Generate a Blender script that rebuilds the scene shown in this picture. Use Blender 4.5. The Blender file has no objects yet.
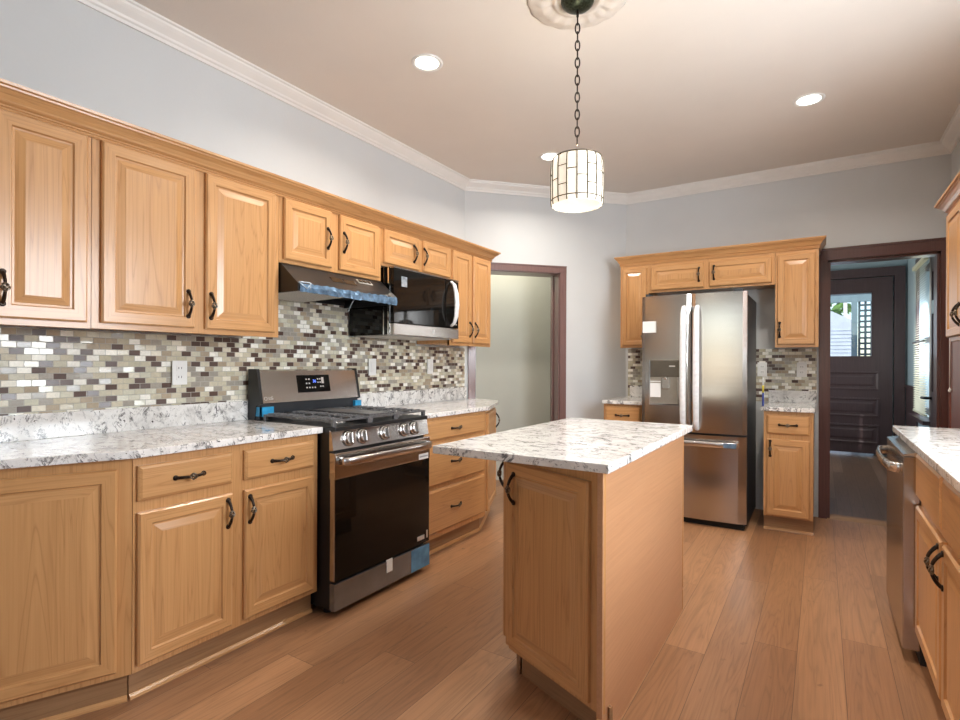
import bpy, bmesh, math, random
from mathutils import Vector, Matrix
C = bpy.context.scene.collection
S = bpy.context.scene
PI = math.pi
R = math.radians

# ------------------------------------------------------------------ camera, world, lights, exposure
YAW = R(32.546)
ROLL = R(0.2213)
cd = bpy.data.cameras.new('camera')
cd.sensor_width = 36.0
cd.lens = 36.0 * 534.4 / 960.0
cd.shift_y = 3.45 / 960.0
cd.clip_start = 0.02
cam = bpy.data.objects.new('camera', cd)
C.objects.link(cam)
cam.matrix_world = (Matrix.Translation((0, 0, 1.225)) @ Matrix.Rotation(YAW, 4, 'Z')
                    @ Matrix.Rotation(PI / 2, 4, 'X') @ Matrix.Rotation(ROLL, 4, 'Z'))
S.camera = cam

w = bpy.data.worlds.new('sky')
S.world = w
w.use_nodes = True
wn = w.node_tree.nodes
wl = w.node_tree.links
bg = wn['Background']
sky = wn.new('ShaderNodeTexSky')
sky.sky_type = 'NISHITA'
sky.sun_disc = False
sky.sun_elevation = R(48)
sky.sun_rotation = R(200)
wl.new(sky.outputs['Color'], bg.inputs['Color'])
bg.inputs['Strength'].default_value = 0.22

sd = bpy.data.lights.new('sun', 'SUN')
sd.energy = 2.5
sd.angle = R(1)
sd.color = (1.0, 0.95, 0.88)
so = bpy.data.objects.new('sun', sd)
C.objects.link(so)
so.rotation_euler = (R(42), 0, R(25))


def area(name, loc, direction, sx, sy, power, color):
    d = bpy.data.lights.new(name, 'AREA')
    d.shape = 'RECTANGLE'
    d.size, d.size_y = sx, sy
    d.energy = power
    d.color = color
    o = bpy.data.objects.new(name, d)
    C.objects.link(o)
    o.location = loc
    o.rotation_euler = Vector(direction).to_track_quat('-Z', 'Z').to_euler()
    return o


# daylight entering through the windows of the right-hand wall, the rear wall and the mudroom's right wall
area('daylight_right_window', (1.06, 1.9, 1.70), (-1, 0.05, 0.04), 1.5, 1.15, 112, (0.88, 0.94, 1.0))
area('daylight_rear_window', (-0.9, -2.5, 1.55), (0, 1, -0.08), 2.2, 1.7, 5, (0.92, 0.96, 1.0))
area('daylight_mudroom_window', (1.07, 7.5, 1.52), (-1, 0, -0.1), 0.85, 1.7, 22, (0.92, 0.93, 1.0))
area('mudroom_side_fill', (-0.62, 7.6, 1.6), (1, 0, -0.05), 1.3, 1.4, 17, (1.0, 0.94, 0.86))  # added fill to brighten the mudroom through an invented, unseen opening
area('hall_ceiling_light', (-2.65, 4.70, 2.64), (0, 0, -1), 0.25, 0.25, 9, (1.0, 0.93, 0.78))
area('hall_fill', (-1.75, 5.78, 1.6), (-0.75, -0.66, 0), 0.5, 1.4, 5, (0.85, 0.94, 1.0))  # added bluish fill at the hall's right end, no window there

S.view_settings.view_transform = 'Standard'
S.view_settings.look = 'None'
S.view_settings.gamma = 1.0
S.view_settings.use_curve_mapping = False
S.view_settings.exposure = 0.3

# ------------------------------------------------------------------ node helpers and materials
def new_mat(name):
    m = bpy.data.materials.new(name)
    m.use_nodes = True
    nt = m.node_tree
    return m, nt.nodes, nt.links, nt.nodes['Principled BSDF']


def ramp(nodes, stops, interp='LINEAR'):
    r = nodes.new('ShaderNodeValToRGB')
    r.color_ramp.interpolation = interp
    el = r.color_ramp.elements
    while len(el) < len(stops):
        el.new(0.5)
    for e, (p, c) in zip(el, stops):
        e.position = p
        e.color = (c[0], c[1], c[2], 1)
    return r


def objvec(nodes, links, scale=(1, 1, 1), rand=True):
    tc = nodes.new('ShaderNodeTexCoord')
    src = tc.outputs['Object']
    if rand:
        oi = nodes.new('ShaderNodeObjectInfo')
        mul = nodes.new('ShaderNodeVectorMath')
        mul.operation = 'SCALE'
        mul.inputs[0].default_value = (13.0, 7.0, 17.0)
        links.new(oi.outputs['Random'], mul.inputs['Scale'])
        add = nodes.new('ShaderNodeVectorMath')
        add.operation = 'ADD'
        links.new(src, add.inputs[0])
        links.new(mul.outputs[0], add.inputs[1])
        src = add.outputs[0]
    mp = nodes.new('ShaderNodeMapping')
    mp.inputs['Scale'].default_value = scale
    links.new(src, mp.inputs['Vector'])
    return mp.outputs['Vector']


def noise(nodes, links, vec, scale, detail=4, rough=0.55, dist=0.0):
    n = nodes.new('ShaderNodeTexNoise')
    n.inputs['Scale'].default_value = scale
    n.inputs['Detail'].default_value = detail
    n.inputs['Roughness'].default_value = rough
    n.inputs['Distortion'].default_value = dist
    links.new(vec, n.inputs['Vector'])
    return n


def mixc(nodes, links, fac, a, b, mode='MIX'):
    m = nodes.new('ShaderNodeMix')
    m.data_type = 'RGBA'
    m.blend_type = mode
    if hasattr(fac, 'node'):
        links.new(fac, m.inputs[0])
    else:
        m.inputs[0].default_value = fac
    for i, v in ((6, a), (7, b)):
        if hasattr(v, 'node'):
            links.new(v, m.inputs[i])
        else:
            m.inputs[i].default_value = (v[0], v[1], v[2], 1)
    return m.outputs[2]


def bump(nodes, links, b, height, strength, dist=0.002):
    bp = nodes.new('ShaderNodeBump')
    bp.inputs['Strength'].default_value = strength
    bp.inputs['Distance'].default_value = dist
    links.new(height, bp.inputs['Height'])
    links.new(bp.outputs[0], b.inputs['Normal'])


def wood(name, light, mid, dark, axis='z', rough=0.3, strength=1.0):
    m, n, l, b = new_mat(name)
    big = (7.0, 7.0, 7.0)
    k = 'xyz'.index(axis)
    s1 = [9.0, 9.0, 9.0]
    s1[k] = 0.42
    s2 = [120, 120, 120]
    s2[k] = 2.2
    v1 = objvec(n, l, s1)
    n1 = noise(n, l, v1, 1.0, 3, 0.5, 0.6)
    mt = n.new('ShaderNodeMath')          # rings of the grain
    mt.operation = 'MULTIPLY'
    mt.inputs[1].default_value = 15.0
    l.new(n1.outputs['Fac'], mt.inputs[0])
    fr = n.new('ShaderNodeMath')
    fr.operation = 'PINGPONG'
    fr.inputs[1].default_value = 0.5
    l.new(mt.outputs[0], fr.inputs[0])
    r1 = ramp(n, [(0.0, (0.0,) * 3), (0.05, (0.5,) * 3), (0.17, (1.0,) * 3)])
    l.new(fr.outputs[0], r1.inputs[0])
    v2 = objvec(n, l, s2)
    n2 = noise(n, l, v2, 1.0, 5, 0.6)
    r2 = ramp(n, [(0.35, (0, 0, 0)), (0.65, (1, 1, 1))])
    l.new(n2.outputs['Fac'], r2.inputs[0])
    c = mixc(n, l, r2.outputs[0], mid, light)
    dk = n.new('ShaderNodeMath')
    dk.operation = 'MULTIPLY_ADD'
    dk.inputs[1].default_value = -0.5 * strength
    dk.inputs[2].default_value = 0.5 * strength
    l.new(r1.outputs[0], dk.inputs[0])
    c = mixc(n, l, dk.outputs[0], c, dark)
    l.new(c, b.inputs['Base Color'])
    b.inputs['Roughness'].default_value = rough
    b.inputs['Coat Weight'].default_value = 0.25
    b.inputs['Coat Roughness'].default_value = 0.18
    return m


OAK_L, OAK_M, OAK_D = (0.585, 0.315, 0.130), (0.52, 0.27, 0.105), (0.34, 0.15, 0.05)
MAT = {}
MAT['oak_v'] = wood('honey_oak_vertical', OAK_L, OAK_M, OAK_D, 'z')
MAT['oak_h'] = wood('honey_oak_horizontal', OAK_L, OAK_M, OAK_D, 'x')
MAT['panel_h'] = wood('island_panel_oak', (0.54, 0.285, 0.145), (0.48, 0.25, 0.125), (0.40, 0.19, 0.085), 'y', 0.3, 0.5)
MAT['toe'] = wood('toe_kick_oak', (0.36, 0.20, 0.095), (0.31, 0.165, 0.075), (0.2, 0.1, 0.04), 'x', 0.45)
MAT['mahogany'] = wood('dark_mahogany', (0.11, 0.042, 0.033), (0.085, 0.031, 0.025), (0.04, 0.015, 0.012), 'z', 0.3, 0.6)
MAT['casing'] = wood('lit_mahogany_casing', (0.19, 0.105, 0.095), (0.155, 0.083, 0.075), (0.08, 0.04, 0.036), 'z', 0.28, 0.6)  # lighter copy of mahogany, reflected window light put into the colour
MAT['mahogany_h'] = wood('dark_mahogany_cross', (0.085, 0.033, 0.025), (0.065, 0.024, 0.019), (0.03, 0.012, 0.01), 'x', 0.3, 0.6)
MAT['espresso'] = wood('espresso_door', (0.075, 0.048, 0.052), (0.06, 0.038, 0.042), (0.03, 0.02, 0.022), 'z', 0.35, 0.6)


def plain(name, col, rough=0.5, metal=0.0, emit=None, estr=0.0, coat=0.0, alpha=1.0, trans=0.0, var=0.06, nscale=8.0):
    m, n, l, b = new_mat(name)
    v = objvec(n, l, (1, 1, 1))
    nz = noise(n, l, v, nscale, 3)
    lo = tuple(max(0, c * (1 - var)) for c in col)
    hi = tuple(min(1, c * (1 + var)) for c in col)
    r = ramp(n, [(0.3, lo), (0.7, hi)])
    l.new(nz.outputs['Fac'], r.inputs[0])
    l.new(r.outputs[0], b.inputs['Base Color'])
    b.inputs['Roughness'].default_value = rough
    b.inputs['Metallic'].default_value = metal
    b.inputs['Coat Weight'].default_value = coat
    b.inputs['Alpha'].default_value = alpha
    b.inputs['Transmission Weight'].default_value = trans
    if emit:
        b.inputs['Emission Color'].default_value = (*emit, 1)
        b.inputs['Emission Strength'].default_value = estr
    return m


def plaster(name, col, bumpscale=60, strength=0.12):
    m, n, l, b = new_mat(name)
    v = objvec(n, l, (1, 1, 1), False)
    nz = noise(n, l, v, 2.0, 3)
    r = ramp(n, [(0.3, tuple(c * 0.97 for c in col)), (0.7, tuple(min(1, c * 1.02) for c in col))])
    l.new(nz.outputs['Fac'], r.inputs[0])
    l.new(r.outputs[0], b.inputs['Base Color'])
    b.inputs['Roughness'].default_value = 0.6
    n2 = noise(n, l, v, bumpscale, 4, 0.6)
    bump(n, l, b, n2.outputs['Fac'], strength, 0.003)
    return m


MAT['wall'] = plaster('pale_blue_grey_paint', (0.605, 0.625, 0.635))
MAT['taupe'] = plaster('bounce_cut_taupe', (0.20, 0.175, 0.155))  # dark tone invented for the unseen rear wall to cut bounced light
MAT['panel_red'] = wood('red_brown_panel', (0.27, 0.095, 0.065), (0.22, 0.075, 0.05), (0.12, 0.04, 0.028), 'z', 0.45, 0.6)
MAT['hall_wall'] = plaster('hall_olive_grey_paint', (0.52, 0.52, 0.46))
MAT['hall_blue'] = plaster('hall_blue_grey_paint', (0.50, 0.57, 0.60))
MAT['mud_wall'] = plaster('mudroom_blue_sheen_paint', (0.34, 0.46, 0.52))  # blue-grey wall paint, pushed bluer to carry a reflection
MAT['ceiling'] = plaster('warm_ceiling_paint', (0.73, 0.675, 0.615), 90, 0.2)
MAT['trim_white'] = plain('white_trim_paint', (0.78, 0.765, 0.74), 0.4, var=0.02)
MAT['medallion'] = plain('plaster_medallion', (0.63, 0.575, 0.51), 0.55, var=0.05, nscale=30)
MAT['bronze'] = plain('oil_rubbed_bronze', (0.035, 0.024, 0.018), 0.32, 0.8, var=0.6, nscale=120)
MAT['pewter'] = plain('antiqued_bronze_highlight', (0.20, 0.165, 0.125), 0.3, 0.9, var=0.5, nscale=120)
MAT['black_gloss'] = plain('black_glass', (0.006, 0.0055, 0.005), 0.04, var=0.1)
MAT['black_gloss'].node_tree.nodes['Principled BSDF'].inputs['Specular IOR Level'].default_value = 0.32
MAT['black_enamel'] = plain('black_enamel', (0.010, 0.010, 0.011), 0.38, var=0.2)
MAT['black_matte'] = plain('black_recess', (0.006, 0.006, 0.006), 0.7)
MAT['cast_iron'] = plain('cast_iron', (0.17, 0.17, 0.175), 0.33, 0.5, var=0.3, nscale=90)
MAT['dark_grey'] = plain('dark_grey_metal', (0.05, 0.055, 0.062), 0.35, 0.5)
MAT['white_plastic'] = plain('white_plastic', (0.80, 0.80, 0.78), 0.3, var=0.02)
MAT['white_wrap'] = plain('white_foam_wrap', (0.80, 0.81, 0.83), 0.35, var=0.1, nscale=40)
MAT['paper'] = plain('white_paper', (0.80, 0.80, 0.79), 0.6, var=0.03)
MAT['grey_print'] = plain('grey_print', (0.35, 0.36, 0.37), 0.5)
MAT['silver_print'] = plain('silver_print', (0.7, 0.69, 0.67), 0.3, 0.6)
MAT['blue_tape'] = plain('blue_tape', (0.03, 0.33, 0.62), 0.35, var=0.15, nscale=25)
MAT['film_steel'] = plain('filmed_stainless', (0.30, 0.335, 0.38), 0.25, 0.9, var=0.12, nscale=10)
MAT['bright_blue_film'] = plain('bright_blue_film', (0.12, 0.33, 0.58), 0.2, 0.4, var=0.3, nscale=14)
MAT['blue_film'] = plain('blue_protective_film', (0.16, 0.27, 0.41), 0.12, 0.5, var=0.6, nscale=28)
MAT['clear_film'] = plain('pale_film', (0.45, 0.55, 0.64), 0.1, 0.5, var=0.4, nscale=40)
MAT['chrome'] = plain('polished_chrome', (0.80, 0.79, 0.77), 0.08, 1.0, var=0.05)
MAT['alu'] = plain('aluminium_mesh', (0.55, 0.53, 0.50), 0.45, 0.5, var=0.35, nscale=220)
MAT['verdigris'] = plain('green_bronze_canopy', (0.035, 0.045, 0.028), 0.35, 0.7, var=0.7, nscale=110)
MAT['lamp_glow'] = plain('downlight_lens', (1, 1, 1), 0.5, emit=(1.0, 0.93, 0.83), estr=14.0)
MAT['shade_glass'] = plain('lit_capiz_glass', (0.92, 0.88, 0.80), 0.35, emit=(1.0, 0.89, 0.72), estr=0.5, var=0.06, nscale=25)
MAT['shade_bulb'] = plain('lit_bulb', (1, 1, 1), 0.4, emit=(1.0, 0.88, 0.7), estr=3.0)
MAT['lead'] = plain('antique_lead_came', (0.13, 0.105, 0.07), 0.4, 0.6, var=0.3, nscale=60)
MAT['lcd'] = plain('blue_display', (0.02, 0.05, 0.3), 0.3, emit=(0.12, 0.22, 1.0), estr=1.6)
MAT['yellow'] = plain('yellow_label', (0.75, 0.60, 0.05), 0.4)
MAT['navy'] = plain('navy_label', (0.02, 0.05, 0.28), 0.4)
MAT['blind'] = None
MAT['siding'] = plain('pale_siding', (0.62, 0.68, 0.75), 0.6, var=0.06)
MAT['teal_paint'] = plain('teal_grey_paint', (0.30, 0.42, 0.45), 0.5)
MAT['teal_dark'] = plain('dark_teal_lattice', (0.10, 0.15, 0.17), 0.5)
MAT['leaf'] = plain('garden_leaf', (0.14, 0.27, 0.06), 0.5, var=0.5, nscale=6)
MAT['ground'] = plain('yard_ground', (0.35, 0.34, 0.32), 0.8)
MAT['pane'] = plain('window_glass', (0.95, 0.98, 1.0), 0.02, trans=1.0, var=0.01)
MAT['carton'] = plain('grey_cover_plate', (0.70, 0.69, 0.66), 0.4, var=0.02)


def m_blind():
    m, n, l, b = new_mat('cream_blind_slats')
    v = objvec(n, l, (1, 1, 1))
    nz = noise(n, l, v, 9.0, 2)
    r = ramp(n, [(0.3, (0.76, 0.76, 0.62)), (0.7, (0.82, 0.82, 0.68))])
    l.new(nz.outputs['Fac'], r.inputs[0])
    l.new(r.outputs[0], b.inputs['Base Color'])
    b.inputs['Roughness'].default_value = 0.5
    tr = n.new('ShaderNodeBsdfTranslucent')
    l.new(r.outputs[0], tr.inputs['Color'])
    mx = n.new('ShaderNodeMixShader')
    mx.inputs[0].default_value = 0.5
    l.new(b.outputs[0], mx.inputs[1])
    l.new(tr.outputs[0], mx.inputs[2])
    l.new(mx.outputs[0], n['Material Output'].inputs['Surface'])
    return m


MAT['blind'] = m_blind()


def m_steel():
    m, n, l, b = new_mat('brushed_stainless')
    v = objvec(n, l, (2, 2, 320), False)
    nz = noise(n, l, v, 1.0, 3, 0.5)
    r = ramp(n, [(0.3, (0.50, 0.475, 0.45)), (0.7, (0.54, 0.515, 0.49))])
    l.new(nz.outputs['Fac'], r.inputs[0])
    l.new(r.outputs[0], b.inputs['Base Color'])
    b.inputs['Metallic'].default_value = 1.0
    b.inputs['Roughness'].default_value = 0.2
    b.inputs['Anisotropic'].default_value = 0.75
    tg = n.new('ShaderNodeTangent')
    tg.direction_type = 'RADIAL'
    tg.axis = 'Z'
    l.new(tg.outputs[0], b.inputs['Tangent'])
    return m


MAT['steel'] = m_steel()
MAT['dispenser_dark'] = plain('dark_bronze_panel', (0.17, 0.15, 0.12), 0.25, 0.7, var=0.15)
MAT['dispenser_tan'] = plain('warm_grey_recess', (0.36, 0.33, 0.28), 0.3, 0.6, var=0.1)
MAT['steel_satin'] = plain('satin_stainless', (0.62, 0.60, 0.58), 0.22, 1.0, var=0.05, nscale=20)


def m_granite():
    m, n, l, b = new_mat('white_granite')
    tc = n.new('ShaderNodeNewGeometry')
    pos = tc.outputs['Position']
    mp = n.new('ShaderNodeMapping')
    mp.inputs['Rotation'].default_value = (0.2, 0.35, 0.6)
    mp.inputs['Scale'].default_value = (1, 1.7, 1.3)
    l.new(pos, mp.inputs['Vector'])
    v = mp.outputs[0]
    n1 = noise(n, l, v, 7.0, 6, 0.62, 0.8)
    r1 = ramp(n, [(0.30, (0.55, 0.53, 0.51)), (0.42, (0.74, 0.72, 0.69)), (0.58, (0.84, 0.825, 0.80))])
    l.new(n1.outputs['Fac'], r1.inputs[0])
    # fine grey flecks
    n2 = noise(n, l, v, 55.0, 5, 0.7, 0.4)
    r2 = ramp(n, [(0.58, (0, 0, 0)), (0.66, (0.75,) * 3)])
    l.new(n2.outputs['Fac'], r2.inputs[0])
    c = mixc(n, l, r2.outputs[0], r1.outputs[0], (0.20, 0.19, 0.19))
    # dark veins that wander in bands
    n3 = noise(n, l, v, 5.5, 7, 0.68, 1.6)
    sb = n.new('ShaderNodeMath')
    sb.operation = 'SUBTRACT'
    sb.inputs[1].default_value = 0.5
    l.new(n3.outputs['Fac'], sb.inputs[0])
    ab = n.new('ShaderNodeMath')
    ab.operation = 'ABSOLUTE'
    l.new(sb.outputs[0], ab.inputs[0])
    r3 = ramp(n, [(0.0, (1, 1, 1)), (0.014, (0.6,) * 3), (0.036, (0, 0, 0))])
    l.new(ab.outputs[0], r3.inputs[0])
    n4 = noise(n, l, v, 14.0, 3, 0.6)
    r4 = ramp(n, [(0.44, (0, 0, 0)), (0.58, (1, 1, 1))])
    l.new(n4.outputs['Fac'], r4.inputs[0])
    mm = n.new('ShaderNodeMath')
    mm.operation = 'MULTIPLY'
    l.new(r3.outputs[0], mm.inputs[0])
    l.new(r4.outputs[0], mm.inputs[1])
    c = mixc(n, l, mm.outputs[0], c, (0.035, 0.032, 0.035))
    # scattered brown-black crystals
    n5 = noise(n, l, v, 30.0, 2, 0.5, 1.0)
    r5 = ramp(n, [(0.69, (0, 0, 0)), (0.73, (1, 1, 1))])
    l.new(n5.outputs['Fac'], r5.inputs[0])
    c = mixc(n, l, r5.outputs[0], c, (0.05, 0.04, 0.038))
    l.new(c, b.inputs['Base Color'])
    b.inputs['Roughness'].default_value = 0.09
    return m


MAT['granite'] = m_granite()


def m_mosaic():
    m, n, l, b = new_mat('glass_stone_mosaic')
    tc = n.new('ShaderNodeTexCoord')
    sp = n.new('ShaderNodeSeparateXYZ')
    l.new(tc.outputs['Object'], sp.inputs[0])
    cb = n.new('ShaderNodeCombineXYZ')
    l.new(sp.outputs['X'], cb.inputs['X'])
    l.new(sp.outputs['Z'], cb.inputs['Y'])
    br = n.new('ShaderNodeTexBrick')
    br.inputs['Color1'].default_value = (0, 0, 0, 1)
    br.inputs['Color2'].default_value = (1, 1, 1, 1)
    br.inputs['Mortar'].default_value = (0.5, 0.5, 0.5, 1)
    br.inputs['Scale'].default_value = 1.0
    br.inputs['Mortar Size'].default_value = 0.0013
    br.inputs['Mortar Smooth'].default_value = 0.0
    br.inputs['Brick Width'].default_value = 0.0475
    br.inputs['Row Height'].default_value = 0.0256
    br.offset = 0.5
    l.new(cb.outputs[0], br.inputs['Vector'])
    cols = [(0.0, (0.095, 0.055, 0.042)), (0.20, (0.40, 0.32, 0.22)), (0.31, (0.60, 0.55, 0.42)),
            (0.42, (0.50, 0.46, 0.33)), (0.52, (0.74, 0.69, 0.56)), (0.60, (0.62, 0.60, 0.48)),
            (0.69, (0.90, 0.88, 0.80)), (0.83, (0.36, 0.33, 0.28))]
    r = ramp(n, cols, 'CONSTANT')
    l.new(br.outputs['Color'], r.inputs[0])
    nz = noise(n, l, tc.outputs['Object'], 45.0, 5, 0.7, 1.5)
    rn = ramp(n, [(0.3, (0.86,) * 3), (0.7, (1.1,) * 3)])
    l.new(nz.outputs['Fac'], rn.inputs[0])
    c = mixc(n, l, 1.0, r.outputs[0], rn.outputs[0], 'MULTIPLY')
    c = mixc(n, l, br.outputs['Fac'], c, (0.42, 0.40, 0.35))
    l.new(c, b.inputs['Base Color'])
    rr = ramp(n, [(0.0, (0.28,) * 3), (0.20, (0.5,) * 3), (0.31, (0.12,) * 3), (0.42, (0.35,) * 3), (0.52, (0.3,) * 3),
                  (0.60, (0.10,) * 3), (0.69, (0.09,) * 3), (0.83, (0.2,) * 3)], 'CONSTANT')
    l.new(br.outputs['Color'], rr.inputs[0])
    mx = mixc(n, l, br.outputs['Fac'], rr.outputs[0], (0.7, 0.7, 0.7))
    l.new(mx, b.inputs['Roughness'])
    iv = n.new('ShaderNodeMath')
    iv.operation = 'SUBTRACT'
    iv.inputs[0].default_value = 1.0
    l.new(br.outputs['Fac'], iv.inputs[1])
    # every little tile sits at its own slight tilt
    wno = n.new('ShaderNodeTexWhiteNoise')
    wno.noise_dimensions = '1D'
    l.new(br.outputs['Color'], wno.inputs['W'])
    ge = n.new('ShaderNodeNewGeometry')
    sb = n.new('ShaderNodeVectorMath')
    sb.operation = 'SUBTRACT'
    sb.inputs[1].default_value = (0.5, 0.5, 0.5)
    l.new(wno.outputs['Color'], sb.inputs[0])
    ma = n.new('ShaderNodeVectorMath')
    ma.operation = 'MULTIPLY_ADD'
    ma.inputs[1].default_value = (0.16, 0.16, 0.16)
    l.new(sb.outputs[0], ma.inputs[0])
    l.new(ge.outputs['Normal'], ma.inputs[2])
    no = n.new('ShaderNodeVectorMath')
    no.operation = 'NORMALIZE'
    l.new(ma.outputs[0], no.inputs[0])
    bp = n.new('ShaderNodeBump')
    bp.inputs['Strength'].default_value = 0.6
    bp.inputs['Distance'].default_value = 0.0015
    l.new(iv.outputs[0], bp.inputs['Height'])
    l.new(no.outputs[0], bp.inputs['Normal'])
    l.new(bp.outputs[0], b.inputs['Normal'])
    return m


MAT['mosaic'] = m_mosaic()


def m_planks(name, tones, gap, width=0.164, length=1.7, rough=0.36, xoff=0.082):
    m, n, l, b = new_mat(name)
    g = n.new('ShaderNodeNewGeometry')
    sp = n.new('ShaderNodeSeparateXYZ')
    l.new(g.outputs['Position'], sp.inputs[0])
    ax = n.new('ShaderNodeMath')
    ax.operation = 'ADD'
    ax.inputs[1].default_value = 10 * width - xoff
    l.new(sp.outputs['X'], ax.inputs[0])
    cb = n.new('ShaderNodeCombineXYZ')
    # a different end-joint offset for every plank row
    dv = n.new('ShaderNodeMath')
    dv.operation = 'DIVIDE'
    dv.inputs[1].default_value = width
    l.new(ax.outputs[0], dv.inputs[0])
    fl = n.new('ShaderNodeMath')
    fl.operation = 'FLOOR'
    l.new(dv.outputs[0], fl.inputs[0])
    ml = n.new('ShaderNodeMath')
    ml.operation = 'MULTIPLY_ADD'
    ml.inputs[1].default_value = 0.731
    l.new(fl.outputs[0], ml.inputs[0])
    l.new(sp.outputs['Y'], ml.inputs[2])
    l.new(ml.outputs[0], cb.inputs['X'])
    l.new(ax.outputs[0], cb.inputs['Y'])
    br = n.new('ShaderNodeTexBrick')
    br.offset = 0.0
    br.inputs['Color1'].default_value = (0, 0, 0, 1)
    br.inputs['Color2'].default_value = (1, 1, 1, 1)
    br.inputs['Scale'].default_value = 1.0
    br.inputs['Mortar Size'].default_value = 0.0011
    br.inputs['Brick Width'].default_value = length
    br.inputs['Row Height'].default_value = width
    l.new(cb.outputs[0], br.inputs['Vector'])
    r = ramp(n, [(0.0, tones[0]), (0.35, tones[1]), (0.7, tones[2]), (1.0, tones[3])])
    l.new(br.outputs['Color'], r.inputs[0])
    # grain, shifted plank by plank
    sh = n.new('ShaderNodeVectorMath')
    sh.operation = 'MULTIPLY_ADD'
    sh.inputs[1].default_value = (23.0, 0.0, 41.0)
    l.new(br.outputs['Color'], sh.inputs[0])
    l.new(cb.outputs[0], sh.inputs[2])
    mp = n.new('ShaderNodeMapping')
    mp.inputs['Scale'].default_value = (0.7, 9.0, 1.0)
    l.new(sh.outputs[0], mp.inputs['Vector'])
    n1 = noise(n, l, mp.outputs[0], 1.3, 3, 0.5, 0.8)
    mt = n.new('ShaderNodeMath')
    mt.operation = 'MULTIPLY'
    mt.inputs[1].default_value = 9.0
    l.new(n1.outputs['Fac'], mt.inputs[0])
    pp = n.new('ShaderNodeMath')
    pp.operation = 'PINGPONG'
    pp.inputs[1].default_value = 0.5
    l.new(mt.outputs[0], pp.inputs[0])
    r1 = ramp(n, [(0.0, (0.80,) * 3), (0.15, (0.95,) * 3), (0.5, (1.04,) * 3)])
    l.new(pp.outputs[0], r1.inputs[0])
    mp2 = n.new('ShaderNodeMapping')
    mp2.inputs['Scale'].default_value = (3.0, 110.0, 1.0)
    l.new(sh.outputs[0], mp2.inputs['Vector'])
    n2 = noise(n, l, mp2.outputs[0], 1.0, 4, 0.6)
    r2 = ramp(n, [(0.3, (0.87,) * 3), (0.7, (1.06,) * 3)])
    l.new(n2.outputs['Fac'], r2.inputs[0])
    c = mixc(n, l, 1.0, r.outputs[0], r1.outputs[0], 'MULTIPLY')
    c = mixc(n, l, 1.0, c, r2.outputs[0], 'MULTIPLY')
    # knots
    mp3 = n.new('ShaderNodeMapping')
    mp3.inputs['Scale'].default_value = (4.2, 9.0, 1.0)
    l.new(sh.outputs[0], mp3.inputs['Vector'])
    n3 = noise(n, l, mp3.outputs[0], 1.6, 3, 0.5, 0.6)
    r3 = ramp(n, [(0.70, (0, 0, 0)), (0.78, (0.8,) * 3)])
    l.new(n3.outputs['Fac'], r3.inputs[0])
    c = mixc(n, l, r3.outputs[0], c, tuple(0.3 * t for t in tones[0]))
    c = mixc(n, l, br.outputs['Fac'], c, gap)
    l.new(c, b.inputs['Base Color'])
    b.inputs['Roughness'].default_value = rough
    iv = n.new('ShaderNodeMath')
    iv.operation = 'SUBTRACT'
    iv.inputs[0].default_value = 1.0
    l.new(br.outputs['Fac'], iv.inputs[1])
    bump(n, l, b, iv.outputs[0], 0.4, 0.001)
    return m


MAT['floor'] = m_planks('oak_plank_floor', [(0.27, 0.130, 0.062), (0.36, 0.180, 0.086), (0.43, 0.225, 0.112), (0.31, 0.158, 0.079)], (0.12, 0.06, 0.03))
MAT['mud_floor'] = m_planks('old_dark_floorboards', [(0.10, 0.058, 0.038), (0.17, 0.10, 0.066), (0.25, 0.155, 0.108), (0.14, 0.083, 0.056)], (0.02, 0.012, 0.008), 0.10, 2.2, 0.35, 0.02)


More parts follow.
